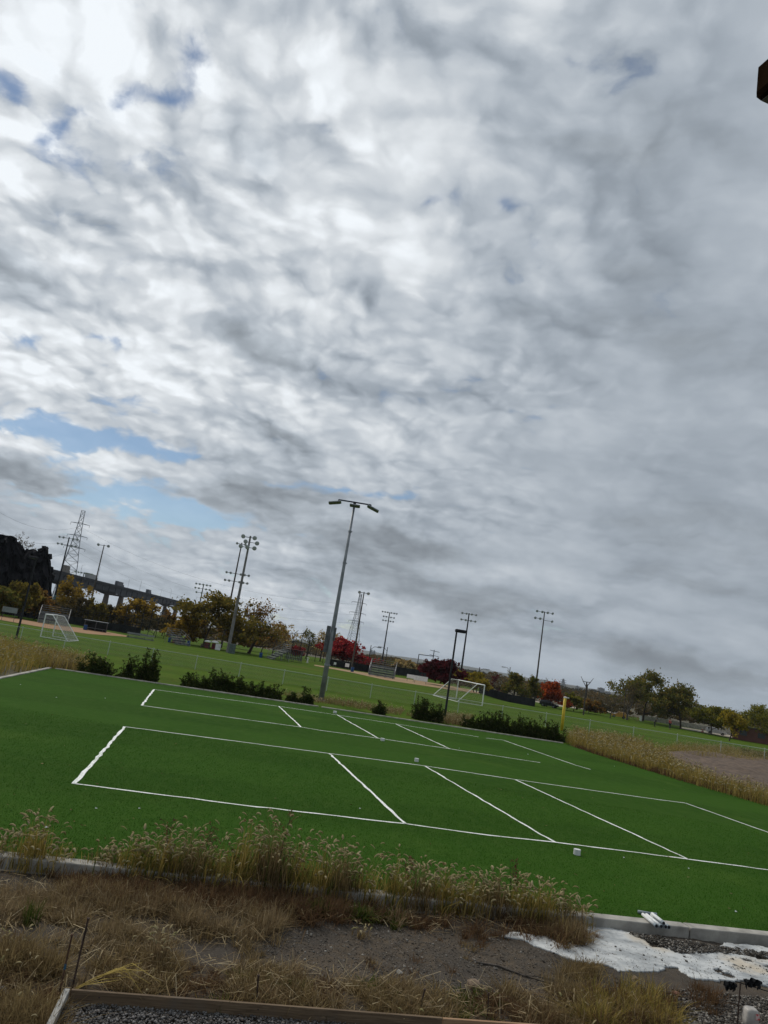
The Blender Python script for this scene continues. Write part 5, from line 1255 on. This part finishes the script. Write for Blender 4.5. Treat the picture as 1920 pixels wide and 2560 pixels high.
weed_bed('knee high straw weeds growing over the near kerb', gpoly([(-30, 2128), (250, 2156), (700, 2203), (1240, 2260), (1460, 2284), (1465, 2306), (1240, 2290), (700, 2235), (250, 2185), (-30, 2158)]), 1000, .10, .30, M_straw, 41, .03, -.14, .5, .0055, 'kerb_weeds', .08, .013)
weed_bed('golden green blades growing over the near kerb', gpoly([(200, 2150), (700, 2203), (1240, 2260), (1460, 2284), (1465, 2300), (1240, 2285), (700, 2228), (200, 2175)]), 600, .15, .40, M_goldb, 42, .03, -.14, .45, .0055, 'kerb_weeds', .08, .013)
# ---- dry grass mats on the near soil
def mat_bed(label, px, n_, h0, h1, m, seed, lean=.9, w=.0035, head=0.0):
    """matted grass: tufts of blades splayed round their own centres, thinning out toward the edge of the bed"""
    rng = np.random.default_rng(seed); P = gpoly(px); nt = max(6, n_ // 42); cx_, cy_ = scatter(P, nt, rng)
    cx_ = cx_ + rng.normal(0, .10, nt); cy_ = cy_ + rng.normal(0, .16, nt); size = rng.uniform(.45, 1.35, nt) * (1 + .5 * fbm(cx_ * .8, cy_ * .8, seed, 3))
    keep = fbm(cx_ * 1.7, cy_ * 1.7, seed + 5, 3) > -.08; cx_, cy_, size = cx_[keep], cy_[keep], size[keep]; nt = len(cx_)
    root = None; mats_ = [m, m, M_mix[seed % 3]]
    for g, mm in enumerate(mats_):
        k = np.arange(g, nt, 3); rep = np.repeat(k, 42); nb = len(rep); ang = rng.uniform(0, 6.283, nb); rad = np.abs(rng.normal(0, .075, nb)) * size[rep]
        x = cx_[rep] + np.cos(ang) * rad; y = cy_[rep] + np.sin(ang) * rad; h_ = rng.uniform(h0, h1, nb) * size[rep]
        o_, tips, dirs = blades('dry_grass', x, y, soil_z(x, y) - .01, h_, w * 1.25, lean, mm, rng, root, az=ang + rng.normal(0, .7, nb))
        if root is None: root = o_; tag(o_, label, 'grass', None, 'stuff')
        else: o_.name = 'grass_blades'
        if head and g == 0:
            j = rng.random(nb) < head; heads('seed_heads', tips[j], dirs[j], M_head, rng, root, .07, .012)
    return root
M_mix = [M_rust, M_straw, M_tan]
mat_bed('rust brown dead grass along the foot of the near kerb', [(-30, 2160), (250, 2180), (700, 2228), (1000, 2262), (1240, 2284), (1470, 2312), (1450, 2345), (1240, 2330), (1050, 2300), (900, 2290), (700, 2290), (450, 2262), (250, 2235), (-30, 2215)], 30000, .06, .26, M_rust, 51, 1.0, .004)
mat_bed('soft tan grass mat across the left of the near ground', [(-30, 2222), (140, 2214), (230, 2210), (420, 2228), (640, 2255), (720, 2280), (690, 2325), (600, 2335), (450, 2315), (330, 2340), (230, 2345), (90, 2295), (-30, 2280)], 30000, .08, .24, M_tan, 52, .9, .0028)
mat_bed('straw and brown grass mat behind the long board', [(200, 2420), (250, 2395), (380, 2372), (560, 2365), (650, 2382), (700, 2412), (860, 2445), (1000, 2450), (1150, 2440), (1300, 2452), (1420, 2450), (1500, 2470), (1640, 2500), (1720, 2565), (1330, 2552), (1100, 2535), (700, 2503), (240, 2470)], 36000, .06, .22, M_straw, 53, 1.0, .0032, .0025)
mat_bed('rust tinted grass behind the long board', [(300, 2400), (600, 2400), (900, 2470), (1300, 2480), (1600, 2520), (1500, 2550), (1100, 2530), (700, 2500), (260, 2460)], 14000, .05, .18, M_rust, 54, 1.1, .003)
mat_bed('brown grass left of the timber corner', [(-40, 2350), (60, 2345), (130, 2370), (190, 2385), (200, 2420), (160, 2470), (118, 2575), (-40, 2575)], 16000, .08, .30, M_straw, 55, .9, .0032, .004)
mat_bed('rust brown grass left of the timber corner stakes', [(-40, 2380), (100, 2380), (150, 2450), (100, 2575), (-40, 2575)], 9000, .06, .25, M_rust, 56, 1.0, .003)
mat_bed('golden grass clump left of the white jug', [(1500, 2470), (1640, 2480), (1680, 2520), (1700, 2565), (1480, 2560), (1440, 2500)], 7000, .08, .28, M_goldb, 57, .8, .0034, .004)
mat_bed('dry grass at the left tip of the white slurry', [(1330, 2400), (1480, 2400), (1500, 2420), (1440, 2440), (1330, 2430)], 3000, .06, .18, M_straw, 58, 1.0, .003)
mat_bed('dead grass hanging over the slurry below the last foxtails', [(1380, 2300), (1480, 2300), (1440, 2350), (1400, 2355)], 3000, .08, .25, M_straw, 59, 1.0, .004)
mat_bed('reddish dry tuft on the dark rubble', [(1740, 2470), (1790, 2470), (1800, 2500), (1740, 2505)], 700, .08, .2, M_rust, 60, .9, .003)
mat_bed('sparse weeds on the dark gravel soil', [(560, 2290), (1000, 2300), (1250, 2340), (1200, 2420), (900, 2430), (700, 2380)], 1800, .04, .14, M_rust, 61, 1.0, .003)
mat_bed('sparse straw on the bare soil at the left', [(-30, 2280), (250, 2345), (420, 2345), (380, 2372), (190, 2385), (-30, 2350)], 1800, .05, .16, M_straw, 62, 1.0, .003)
def straw(label, px, n_, seed):
    rng = np.random.default_rng(seed); x, y = scatter(gpoly(px), n_, rng); a = rng.uniform(0, 6.283, n_); l = rng.uniform(.08, .34, n_); w = rng.uniform(.0016, .0035, n_); z = soil_z(x, y) + rng.uniform(.01, .12, n_); dz = rng.normal(0, .05, n_)
    dx, dy = np.cos(a) * l / 2, np.sin(a) * l / 2; nx, ny = -np.sin(a) * w, np.cos(a) * w
    V_ = np.stack([np.stack([x - dx - nx, y - dy - ny, z - dz], -1), np.stack([x - dx + nx, y - dy + ny, z - dz + w], -1), np.stack([x + dx + nx, y + dy + ny, z + dz + w], -1), np.stack([x + dx - nx, y + dy - ny, z + dz], -1)], 1).reshape(-1, 3)
    o_ = link('loose_straw', np_mesh('loose_straw', V_, np.arange(4 * n_).reshape(-1, 4)), leafmat('straw_stem', [(.42, .33, .19), (.30, .22, .12), (.52, .43, .27), (.22, .15, .08)], .2)); tag(o_, label, 'straw', None, 'stuff')
straw('loose pale straw stems lying over the near grass behind the board', [(200, 2360), (700, 2400), (1300, 2455), (1680, 2500), (1700, 2565), (1100, 2535), (240, 2470)], 1300, 81)
straw('loose straw stems over the left near ground', [(-30, 2200), (250, 2220), (700, 2270), (650, 2350), (200, 2400), (120, 2560), (-30, 2560)], 1100, 82)
straw('loose straw on the ground under the near kerb', [(-30, 2160), (700, 2225), (1240, 2282), (1470, 2310), (1240, 2335), (700, 2290), (-30, 2215)], 900, 83)
mat_bed('patches of low green weeds among the near grass', [(560, 2400), (900, 2450), (1300, 2470), (1620, 2520), (1500, 2552), (1100, 2530), (620, 2495)], 3200, .04, .13, M_green, 64, 1.0, .006)
mat_bed('low green weeds under the foxtails by the kerb', [(430, 2212), (700, 2240), (1000, 2270), (1000, 2292), (700, 2268), (430, 2235)], 3800, .06, .2, M_green, 65, .9, .006)
def tuft(label, px, py, n_, h_, m, seed, hd=0, lean=.5, w=.006, dirx=None):
    c = G(px, py, 0); c.z = soil_near(c.x, c.y); rng = np.random.default_rng(seed); th = thing('grass_tuft', label, 'grass tuft', c, 0)
    _, tips, dirs = blades('blades', rng.normal(0, .07, n_), rng.normal(0, .05, n_), np.zeros(n_), h_ * rng.uniform(.5, 1, n_), w, lean, m, rng, th)
    if hd: k = rng.random(n_) < hd; heads('seed_heads', tips[k], dirs[k], M_head, rng, th, .075, .012, .9)
tuft('dark green grass tuft on the tan mat at the left', 82, 2285, 60, .38, M_green, 71, 0, .35); tuft('foxtail tuft with drooping heads above the timber corner', 400, 2375, 70, .42, M_tan, 72, .45, .45)
tuft('small fresh green tuft behind the board', 548, 2500, 40, .26, M_green, 73, 0, .35); tuft('yellow green tuft behind the board at the left middle', 500, 2490, 40, .2, M_goldb, 74); tuft('dark green leafy weed on the grass mat right of the middle', 745, 2440, 90, .16, M_green, 75, 0, .9, .01)
tuft('green leafy weed near the foot of the kerb', 790, 2262, 160, .28, M_green, 76, 0, .9, .014); tuft('green weed tuft in the near right grass', 1510, 2545, 120, .16, M_green, 77, 0, .9, .01); tuft('straw tuft with pale heads at the left edge', 12, 2350, 40, .3, M_straw, 78, .4)
tuft('straw foxtail tuft on the dark soil', 905, 2320, 40, .2, M_straw, 79, .3); tuft('green weeds under the middle foxtails', 905, 2278, 120, .3, M_green, 80, 0, .9, .012)
def bent_blades(label, px, py, seed):
    c = G(px, py, 0); c.z = soil_near(c.x, c.y); rnd = random.Random(seed); th = thing('bent_grass', label, 'grass clump', c, 0)
    for k in range(11):
        l = rnd.uniform(.55, .95); y0 = rnd.gauss(0, .03); pts = [(0, y0, .02), (.25 * l, y0 + rnd.gauss(0, .03), .20 * l), (.6 * l, y0 + rnd.gauss(0, .06), .36 * l), (l, y0 + rnd.gauss(0, .10), .36 * l - rnd.uniform(-.14, .22))]
        MB().loft([[(p[0], p[1] - w, p[2]), (p[0], p[1] + w, p[2])] for p, w in zip(pts, (.004, .008, .010, .002))], cap=False, closed=False).build('blade', M_yb, th)
M_yb = leafmat('blade_bright_yellow', [(.42, .30, .06), (.34, .26, .08), (.46, .36, .12)], .35)
bent_blades('long bent yellow grass blades leaning right of the rusty stakes', 190, 2440, 5)

# ------------------------------------------------------------------ stones, gravel, slurry
def stone_np(n_, x, y, z, s, rng, flat=.6):
    base = np.array([(1, 0, 0), (-1, 0, 0), (0, 1, 0), (0, -1, 0), (0, 0, 1), (0, 0, -1), (.6, .6, .5), (-.6, .6, -.4)])[:6]
    F_ = np.array([(0, 2, 4), (2, 1, 4), (1, 3, 4), (3, 0, 4), (2, 0, 5), (1, 2, 5), (3, 1, 5), (0, 3, 5)])
    R3 = rng.normal(size=(n_, 3, 3)); q_, _ = np.linalg.qr(R3); V_ = np.einsum('nij,kj->nki', q_, base) * rng.uniform(.55, 1.25, (n_, 6, 1)) * s[:, None, None]
    V_[:, :, 2] *= flat; V_ += np.stack([x, y, z], -1)[:, None]
    return V_.reshape(-1, 3), (np.arange(n_)[:, None, None] * 6 + F_[None]).reshape(-1, 3)
M_grav = leafmat('gravel', [(.10, .095, .09), (.16, .15, .145), (.22, .21, .20), (.075, .07, .066), (.13, .115, .10)], 0.0)
M_peb = leafmat('pebble', [(.06, .053, .045), (.095, .082, .068), (.16, .145, .125), (.045, .040, .036), (.28, .26, .23)], 0.0)
rng = np.random.default_rng(9)
PB = gpoly([(150, 2490), (420, 2505), (800, 2532), (1330, 2572), (1500, 2640), (60, 2700)])
n = 16000; x, y = scatter(PB, n, rng); V_, Q_ = stone_np(n, x, y, -.115 + rng.uniform(0, .035, n), rng.uniform(.010, .024, n), rng, .75)
o = link('gravel', np_mesh('gravel', V_, Q_), M_grav); tag(o, 'grey crushed gravel filling the timber frame at the bottom', 'gravel', None, 'stuff')
PS = gpoly([(560, 2290), (1000, 2290), (1260, 2335), (1640, 2455), (1925, 2500), (1925, 2600), (1600, 2560), (1300, 2450), (900, 2440), (620, 2400)])
n = 11000; x, y = scatter(PS, n, rng); s = rng.uniform(.005, .013, n) * np.where(rng.random(n) < .06, 2.4, 1); V_, Q_ = stone_np(n, x, y, soil_z(x, y) + .003, s, rng)
o = link('pebbles', np_mesh('pebbles', V_, Q_), M_peb); tag(o, 'loose dark pebbles and grit on the bare soil', 'pebbles', None, 'stuff')
PK = gpoly([(1570, 2325), (1680, 2342), (1800, 2358), (1925, 2372), (1925, 2380), (1800, 2372), (1700, 2372), (1640, 2352)])
n = 2600; x, y = scatter(PK, n, rng); s = rng.uniform(.010, .030, n); V_, Q_ = stone_np(n, x, y, soil_z(x, y) + rng.uniform(0, .06, n), s, rng)
o = link('rubble', np_mesh('rubble', V_, Q_), M_peb); tag(o, 'dark broken rubble heaped against the kerb by the pipes', 'rubble', None, 'stuff')
PQ = gpoly([(1600, 2452), (1925, 2478), (1925, 2580), (1740, 2570), (1650, 2500)])
n = 3800; x, y = scatter(PQ, n, rng); s = rng.uniform(.010, .032, n); V_, Q_ = stone_np(n, x, y, soil_z(x, y) + rng.uniform(0, .02, n), s, rng)
o = link('rubble', np_mesh('rubble', V_, Q_), M_peb); tag(o, 'dark stony rubble round the jug at the lower right', 'rubble', None, 'stuff')
PD = gpoly([(1480, 2345), (1925, 2385), (1925, 2455), (1700, 2445), (1500, 2415), (1400, 2385), (1300, 2350)])
n = 500; x, y = scatter(PD, n, rng); s = rng.uniform(.004, .012, n) * np.where(rng.random(n) < .08, 2.6, 1); V_, Q_ = stone_np(n, x, y, soil_z(x, y) * .55 - .038, s, rng)
o = link('pebbles', np_mesh('pebbles', V_, Q_), M_peb); tag(o, 'dark crumbs of earth lying on the white slurry', 'pebbles', None, 'stuff')
M_rock = mat('tan_rock', (.22, .16, .11), .9, .2, 8, bump=.5, bscale=30)
def rock(label, px, py, s, m=M_rock, seed=1):
    c = G(px, py, -.1); c.z = soil_near(c.x, c.y) + s * .2; bm = bmesh.new(); bmesh.ops.create_icosphere(bm, subdivisions=2, radius=s); rnd = random.Random(seed)
    ax = [Vector((rnd.gauss(0, 1), rnd.gauss(0, 1), rnd.gauss(0, 1))).normalized() for _ in range(7)]
    for v in bm.verts:
        for a in ax:
            q = v.co.dot(a) - s * .62
            if q > 0: v.co -= a * q
        v.co.z *= .7
    me = bpy.data.meshes.new('rock'); bm.to_mesh(me); bm.free(); tag(link('rock', me, m, None, c), label, 'rock')
rock('tan angular rock behind the board right of the middle', 1068, 2515, .075, M_rock, 2); rock('brown flat rock at the edge of the dark soil', 1185, 2460, .12, M_rock, 3); rock('small reddish rock on the rubble near the jug', 1692, 2478, .075, mat('red_rock', (.22, .11, .07), .9, .2, 8), 4)
rock('pale stone lying near the soil edge in the middle', 1000, 2420, .05, mat('pale_rock', (.34, .32, .28), .9, .1, 8), 5); rock('pale round stone at the left edge near the bottom', 6, 2470, .10, MATS['pale_rock'], 6); rock('yellowish stone below the slurry edge', 1588, 2440, .06, M_rock, 7)
rock('grey stone at the lower right edge of the rubble', 1740, 2555, .07, mat('grey_rock', (.14, .135, .13), .9, .2, 8), 8); rock('dark lump of earth on the white slurry', 1710, 2385, .05, mat('dark_clod', (.04, .036, .032), .95, .2, 8), 9); rock('dark clod on the slurry near the right edge', 1845, 2365, .06, MATS['dark_clod'], 10)
# dried white slurry: a thin uneven crust with earth showing through
def slurry():
    px = [(70, 790), (250, 850), (450, 935), (600, 970), (740, 985), (770, 1010), (900, 1025), (1040, 1010), (1050, 985), (1140, 995), (1150, 1020), (1200, 1045), (1300, 1060), (1400, 1070), (1480, 1060), (1600, 1075), (1700, 1110), (1900, 1130), (1900, 900), (1659, 870), (1560, 850), (1400, 835), (1350, 870), (1200, 855), (1100, 850), (960, 815), (850, 790), (780, 765), (640, 735), (560, 745), (480, 775), (300, 790), (180, 780)]
    P = [G(1220 + .422 * a, 2000 + .422 * b, -.12) for a, b in px]; P2 = [(p.x, p.y) for p in P]
    gx = np.arange(min(p[0] for p in P2) - .2, max(p[0] for p in P2) + .2, .022); gy = np.arange(min(p[1] for p in P2) - .2, max(p[1] for p in P2) + .2, .022)
    X, Y = np.meshgrid(gx, gy); wx = X + .11 * fbm(X * 3, Y * 3, 2, 5); wy = Y + .11 * fbm(X * 3, Y * 3, 7, 5)
    ins = inpoly(wx.ravel(), wy.ravel(), P2).reshape(X.shape)
    hole = fbm(X * 2.4, Y * 3.0, 21, 6); hl = .16 + .6 * np.clip((7.3 - X) / 2.5, 0, 1); ins &= hole < hl
    Z = soil_z(X, Y) * .55 - .045 + .010 * fbm(X * 4, Y * 4, 31)
    i = np.arange(X.size).reshape(X.shape); k = ins[:-1, :-1] & ins[1:, :-1] & ins[:-1, 1:] & ins[1:, 1:]
    Q_ = np.stack([i[:-1, :-1], i[:-1, 1:], i[1:, 1:], i[1:, :-1]], -1)[k]
    u, inv = np.unique(Q_.ravel(), return_inverse=True); V_ = np.stack([X, Y, Z], -1).reshape(-1, 3)[u]
    m = bpy.data.materials.new('white_slurry'); m.use_nodes = True; N = NT(m.node_tree); b_ = N.n['Principled BSDF']; p = N.new('ShaderNodeNewGeometry').outputs['Position']
    st = N.noise(N.v('MULTIPLY', p, (1, 1.6, 1)), 1.6, 6, .62); gr = N.noise(p, 9, 6, .7); wm = N.noise(p, .9, 3, .5)
    c = N.mix(N.sstep(st, .40, .66), (.50, .51, .50), (.27, .285, .29)); c = N.mix(N.sstep(wm, .57, .72), c, (.47, .41, .32)); c = N.mix(N.sstep(gr, .54, .70), c, (.15, .14, .125)); c = N.mix(N.sstep(st, .60, .74), c, (.12, .11, .10))
    N.put(b_.inputs['Base Color'], c); b_.inputs['Roughness'].default_value = .7
    bn = N.new('ShaderNodeBump'); bn.inputs['Strength'].default_value = .5; bn.inputs['Distance'].default_value = .02; N.put(bn.inputs['Height'], gr); N.put(b_.inputs['Normal'], bn.outputs[0])
    o_ = link('cement_slurry', np_mesh('cement_slurry', V_, inv.reshape(-1, 4), True), m); sd = o_.modifiers.new('crust', 'SOLIDIFY'); sd.thickness = .035; sd.offset = -1
    tag(o_, 'spilled white cement slurry dried on the dirt by the near kerb', 'slurry', None, 'structure')
slurry()

# ------------------------------------------------------------------ timber frame, stakes, pipes, small things
def woodmat(name, a, b, c):
    m = bpy.data.materials.new(name); m.use_nodes = True; N = NT(m.node_tree); bs = N.n['Principled BSDF']; q = N.new('ShaderNodeTexCoord').outputs['Object']
    g = N.noise(N.v('MULTIPLY', q, (1.2, 26, 34)), 1.6, 6, .65, 1.2); st = N.noise(q, 1.3, 4, .6)
    col = N.mix(N.sstep(g, .32, .68), a, b); col = N.mix(N.sstep(st, .52, .72, 0.0, .7), col, c)
    N.put(bs.inputs['Base Color'], col); bs.inputs['Roughness'].default_value = .85; bs.inputs['Specular IOR Level'].default_value = .2
    bn = N.new('ShaderNodeBump'); bn.inputs['Strength'].default_value = .4; bn.inputs['Distance'].default_value = .004; N.put(bn.inputs['Height'], g); N.put(bs.inputs['Normal'], bn.outputs[0]); MATS[name] = m; return m
M_board = woodmat('weathered_board', (.085, .058, .036), (.185, .130, .080), (.11, .095, .078)); M_board2 = woodmat('fresh_board', (.24, .14, .08), (.40, .26, .15), (.26, .19, .13)); M_board3 = woodmat('pale_grey_board', (.24, .23, .21), (.40, .39, .36), (.18, .17, .15))
def board(label, a, b, m, h_=.14, th_=.04, zt=.03):
    t = b - a; L = t.length; rz = math.atan2(t.y, t.x); th = thing('form_board', label, 'board', (a.x, a.y, 0), rz)
    MB().bev((L / 2, 0, zt - h_ / 2), (L, th_, h_), .004).build('plank', m, th)
    for k in range(max(1, int(L / 1.8))): MB().lathe([(.007, 0), (.007, .004), (.002, .006)], 6, (.3 + k * 1.7, -th_ / 2, zt - .05), Vector((0, -1, 0))).build('nail', M_dark, th)
a = G(179, 2473, .03); b = G(1106, 2544, .03); c = G(1420, 2566, .03); e = G(60, 2690, .03)
board('long weathered brown form board across the bottom of the view', a, b, M_board); board('fresher reddish form board continuing at the bottom right', b + (b - a).normalized() * .01, c, M_board2, zt=.027)
t = (b - a).normalized(); board('pale grey form board at the left corner of the gravel bed', a - t * .045, e, M_board3, .09, .06, .035)
M_rusty = mat('rusty_steel', (.060, .038, .028), .85, .3, 12, bump=.3, bscale=60)
def stake(label, px0, py0, px1, py1, r=.011, m=M_rusty, band=None, lean_px=True):
    c = G(px0, py0, -.12); H = HT(c, py1); w = Vector((c.x, c.y, c.z + H)); k = (w - CAM).dot(FWD)
    v = CAM + ray(px1, py1) * (k / ray(px1, py1).dot(FWD)); dx = max(-.25, min(.25, v.x - w.x)); th = thing('rebar_stake', label, 'stake', c, 0, 'rusty stakes by the timber frame')
    MB().tube([(0, 0, -.1), (dx * .5, 0, H * .5), (dx, 0, H)], [r, r, r], 7).build('rod', m, th)
    for q in range(int(H / .05)): MB().tube([(dx * q * .05 / H, 0, q * .05), (dx * q * .05 / H, 0, q * .05 + .008)], [r * 1.18] * 2, 7).build('rib', m, th)
    MB().tube([(dx, 0, H - .008), (dx, 0, H + .008)], [r * 1.5, r * 1.35], 8).build('mushroomed_end', m, th)
    if band: MB().tube([(dx * .5, 0, H * .48), (dx * .58, 0, H * .56)], [r * 1.25] * 2, 8).build('tape_band', band, th)
    return c, H, dx
stake('tall dark rusty stake at the timber corner', 178, 2480, 221, 2296); stake('brown rusty stake with a blue mark left of the timber corner', 144, 2504, 180, 2337, .010, mat('brown_rust', (.10, .055, .032), .9, .3, 12), mat('blue_tape', (.03, .10, .16), .7))
stake('short stake behind the board left of the middle', 641, 2505, 646, 2440); stake('short leaning stake behind the board right of the middle', 1047, 2536, 1062, 2473); stake('thin stake near the fresh board', 1218, 2545, 1222, 2484, .008)
c, H, dx = stake('thin bare stake at the lower right with torn black cloth', 1843, 2562, 1851, 2460, .009)
# torn black cloth hanging on the stake
M_cloth = mat('black_cloth', (.008, .008, .009), .9)
def rag(label, px, py, w, h_, seed):
    d_ = ray(px, py); p = CAM + d_ * ((c - CAM).dot(FWD) / d_.dot(FWD)); rnd = random.Random(seed); n_, m_ = 9, 6; rows_ = []
    for j in range(m_):
        v = j / (m_ - 1); rows_.append([((u / (n_ - 1) - .5) * w * (1 - .25 * v * abs(math.sin(u * 1.7 + seed))), .025 * math.sin(u * 2.1 + j) + rnd.gauss(0, .006), -v * h_ * (.55 + .45 * abs(math.sin(u * 1.3 + seed))) + .10 * w * math.sin(u / (n_ - 1) * 3.14) + rnd.gauss(0, .006)) for u in range(n_)])
    o_ = MB().loft(rows_, cap=False, closed=False).build('torn_cloth', M_cloth, None, False, p); o_.modifiers.new('thick', 'SOLIDIFY').thickness = .006; tag(o_, label, 'cloth')
rag('torn black cloth on the left of the thin lower right stake', 1826, 2456, .17, .13, 2); rag('torn black cloth on the right of the thin lower right stake', 1882, 2450, .24, .12, 5)
p0 = CAM + ray(1838, 2453) * ((c - CAM).dot(FWD) / ray(1838, 2453).dot(FWD)); p1 = CAM + ray(1990, 2492) * ((c - CAM).dot(FWD) / ray(1990, 2492).dot(FWD))
o = MB().tube([p0 - p0, (p1 - p0) * .5 - Vector((0, 0, .02)), p1 - p0], .006, 5).build('cord', M_cloth, None, False, p0); tag(o, 'thin black cord from the torn cloth to the right edge', 'cord')
c2 = G(1990, 2585, -.12); th = thing('rebar_stake', 'stake holding the cord beyond the right edge', 'stake', c2, 0, 'rusty stakes by the timber frame'); MB().tube([(0, 0, -.1), (p1.x - c2.x, p1.y - c2.y, p1.z - c2.z + .05)], .009, 6).build('rod', M_rusty, th)
# plastic jug upside down on a stake
c = G(1876, 2590, -.12); d_ = ray(1876, 2545); p = CAM + d_ * ((c - CAM).dot(FWD) / d_.dot(FWD)); th = thing('plastic_jug', 'upturned translucent plastic jug with a red label at the lower right', 'jug', (p.x, p.y, p.z - .16))
rings = []
for z, w in ((.0, .018), (.03, .020), (.05, .05), (.09, .082), (.14, .088), (.24, .086), (.27, .080), (.285, .06)):
    rings.append([(w * (abs(math.cos(q)) ** .55) * math.copysign(1, math.cos(q)), w * (abs(math.sin(q)) ** .55) * math.copysign(1, math.sin(q)), z) for q in [6.2832 * k / 16 + .01 for k in range(16)]])
M_jug = mat('jug_plastic', (.42, .39, .35), .45, .12, 9, spec=.4); MB().loft(rings).build('body', M_jug, th, True)
MB().tube([(.05, .07, .06), (.06, .115, .11), (.05, .115, .17), (.04, .08, .2)], .013, 7).build('handle', M_jug, th, True)
m = bpy.data.materials.new('red_label'); m.use_nodes = True; N = NT(m.node_tree); n_ = N.noise(N.new('ShaderNodeTexCoord').outputs['Object'], 30, 2, .5); N.put(N.n['Principled BSDF'].inputs['Base Color'], N.mix(N.sstep(n_, .5, .56), (.55, .05, .05), (.62, .45, .42)))
lb = MB(); lb.loft([[(.02 + .035 * q, -.0905 - .0 * q, z) for q in (0, .5, 1, 1.5)] for z in (.18, .25)], cap=False, closed=False); lb.build('label', m, th)
# bundle of pipes on the kerb
M_pvc = mat('pvc_white', (.66, .67, .66), .45, .06, 5); M_pvcg = mat('pvc_grey', (.20, .24, .27), .5, .1, 5)
def pipe(label, a, b, r, m, cap=M_pvcg):
    th = thing('plastic_pipe', label, 'pipe', a, 0, 'plastic pipes left on the kerb'); t = b - a; u = t.normalized()
    MB().tube([(0, 0, 0), t], [r, r], 12).build('pipe', m, th, True)
    MB().tube([t - u * .07, t + u * .004], [r * 1.16, r * 1.16], 12).build('coupling', cap, th); MB().tube([t + u * .003, t + u * .007], [r * .85, r * .85], 12).build('bore_shade_disc', M_tyre, th)  # black disc on the closed end stands in for shade inside the pipe
q0 = [(1607, 2286), (1616, 2287), (1629, 2287), (1638, 2290)]; q1 = [(1641, 2315), (1653, 2316), (1664, 2317), (1672, 2318)]
for k, lab in enumerate(('leftmost of the four white pipes lying on the kerb', 'second of the four white pipes lying on the kerb', 'third of the four white pipes lying on the kerb', 'rightmost of the four white pipes lying on the kerb')):
    a = G(*q0[k], .055); b = G(*q1[k], .060); pipe(lab, a, b, .030, M_pvc)
pipe('white pipe resting on top of the pipe bundle', G(1630, 2284, .11), G(1659, 2308, .115), .026, M_pvc)
pipe('grey pipe lying crossways behind the white pipes', G(1595, 2279, .035), G(1641, 2287, .04), .030, M_pvcg)
# rolls of white line tape left on the turf
def roll(label, px, py, r, h_):
    c = G(px, py, .0); th = thing('tape_roll', label, 'tape roll', c, 0, 'white tape rolls on the turf')
    MB().lathe([(r * .55, .004), (r, .004), (r * 1.0, h_), (r * .55, h_)], 18).build('tape', M_pvc, th); MB().lathe([(r * .5, 0.002), (r * .56, h_ * .6)], 14).build('core', M_tyre, th)
roll('white tape roll on the near turf in front of the first lane line', 1442, 2137, .085, .13); roll('white tape roll in the gap between the two lane groups', 1041, 1904, .085, .13); roll('white tape roll on the far lane line', 956, 1852, .10, .12); roll('white tape roll at the far edge lane line', 837, 1783, .11, .13)
# scraps of paper and leaves on the turf
rnd = random.Random(3); names = [(51, 1712), (141, 1744), (263, 1746), (1560, 2145), (1722, 2172), (1536, 1916), (1148, 1871), (1320, 1886), (240, 2022), (348, 2022), (116, 2070), (900, 2022), (1840, 2280)]
lab = ['near the left kerb', 'left of the first lane', 'by the left end of the far lane', 'below the front line on the right', 'by the front line at the lower right', 'by the right end of the far lanes', 'on the far lane front line', 'right of the far lanes', 'behind the left foxtails', 'behind the second foxtail bank', 'over the leftmost foxtails', 'inside the front middle lane', 'on the turf near the pipes']
for (px, py), l_ in zip(names, lab):
    c = G(px, py, .004); s = rnd.uniform(.018, .032); mb_ = MB(); mb_.loft([[(-s, -s * .6, .004), (s * .8, -s * .5, .012)], [(-s * .7, s * .3, .03), (s, s * .5, .006)], [(-s * .2, s, .008), (s * .5, s * 1.1, .02)]], cap=False, closed=False)
    o = mb_.build('litter_scrap', M_white, None, False, c); tag(o, 'small white scrap of litter ' + l_, 'litter', 'scraps of litter on the turf')
# dead branch on the soil
def branch(label, P, r):
    pts = [G(x, y, 0) for x, y in P]
    for p in pts: p.z = soil_near(p.x, p.y) + r * 1.2
    th = thing('dead_branch', label, 'branch', pts[0]); MB().tube([p - pts[0] for p in pts], [r, r * .95, r * .8, r * .6][:len(pts)], 7).build('stick', M_bark2, th)
    q = pts[2] - pts[0]; MB().tube([q, q + Vector((.16, -.10, .05)), q + Vector((.30, -.14, .06))], [r * .5, r * .4, r * .2], 5).build('twig', M_bark2, th)
branch('long dead branch lying on the dark soil below the slurry', [(1193, 2378), (1250, 2392), (1310, 2412), (1397, 2436)], .014); branch('thin dead stick by the reddish soil stones', [(1100, 2430), (1130, 2438), (1160, 2446), (1190, 2456)], .008)
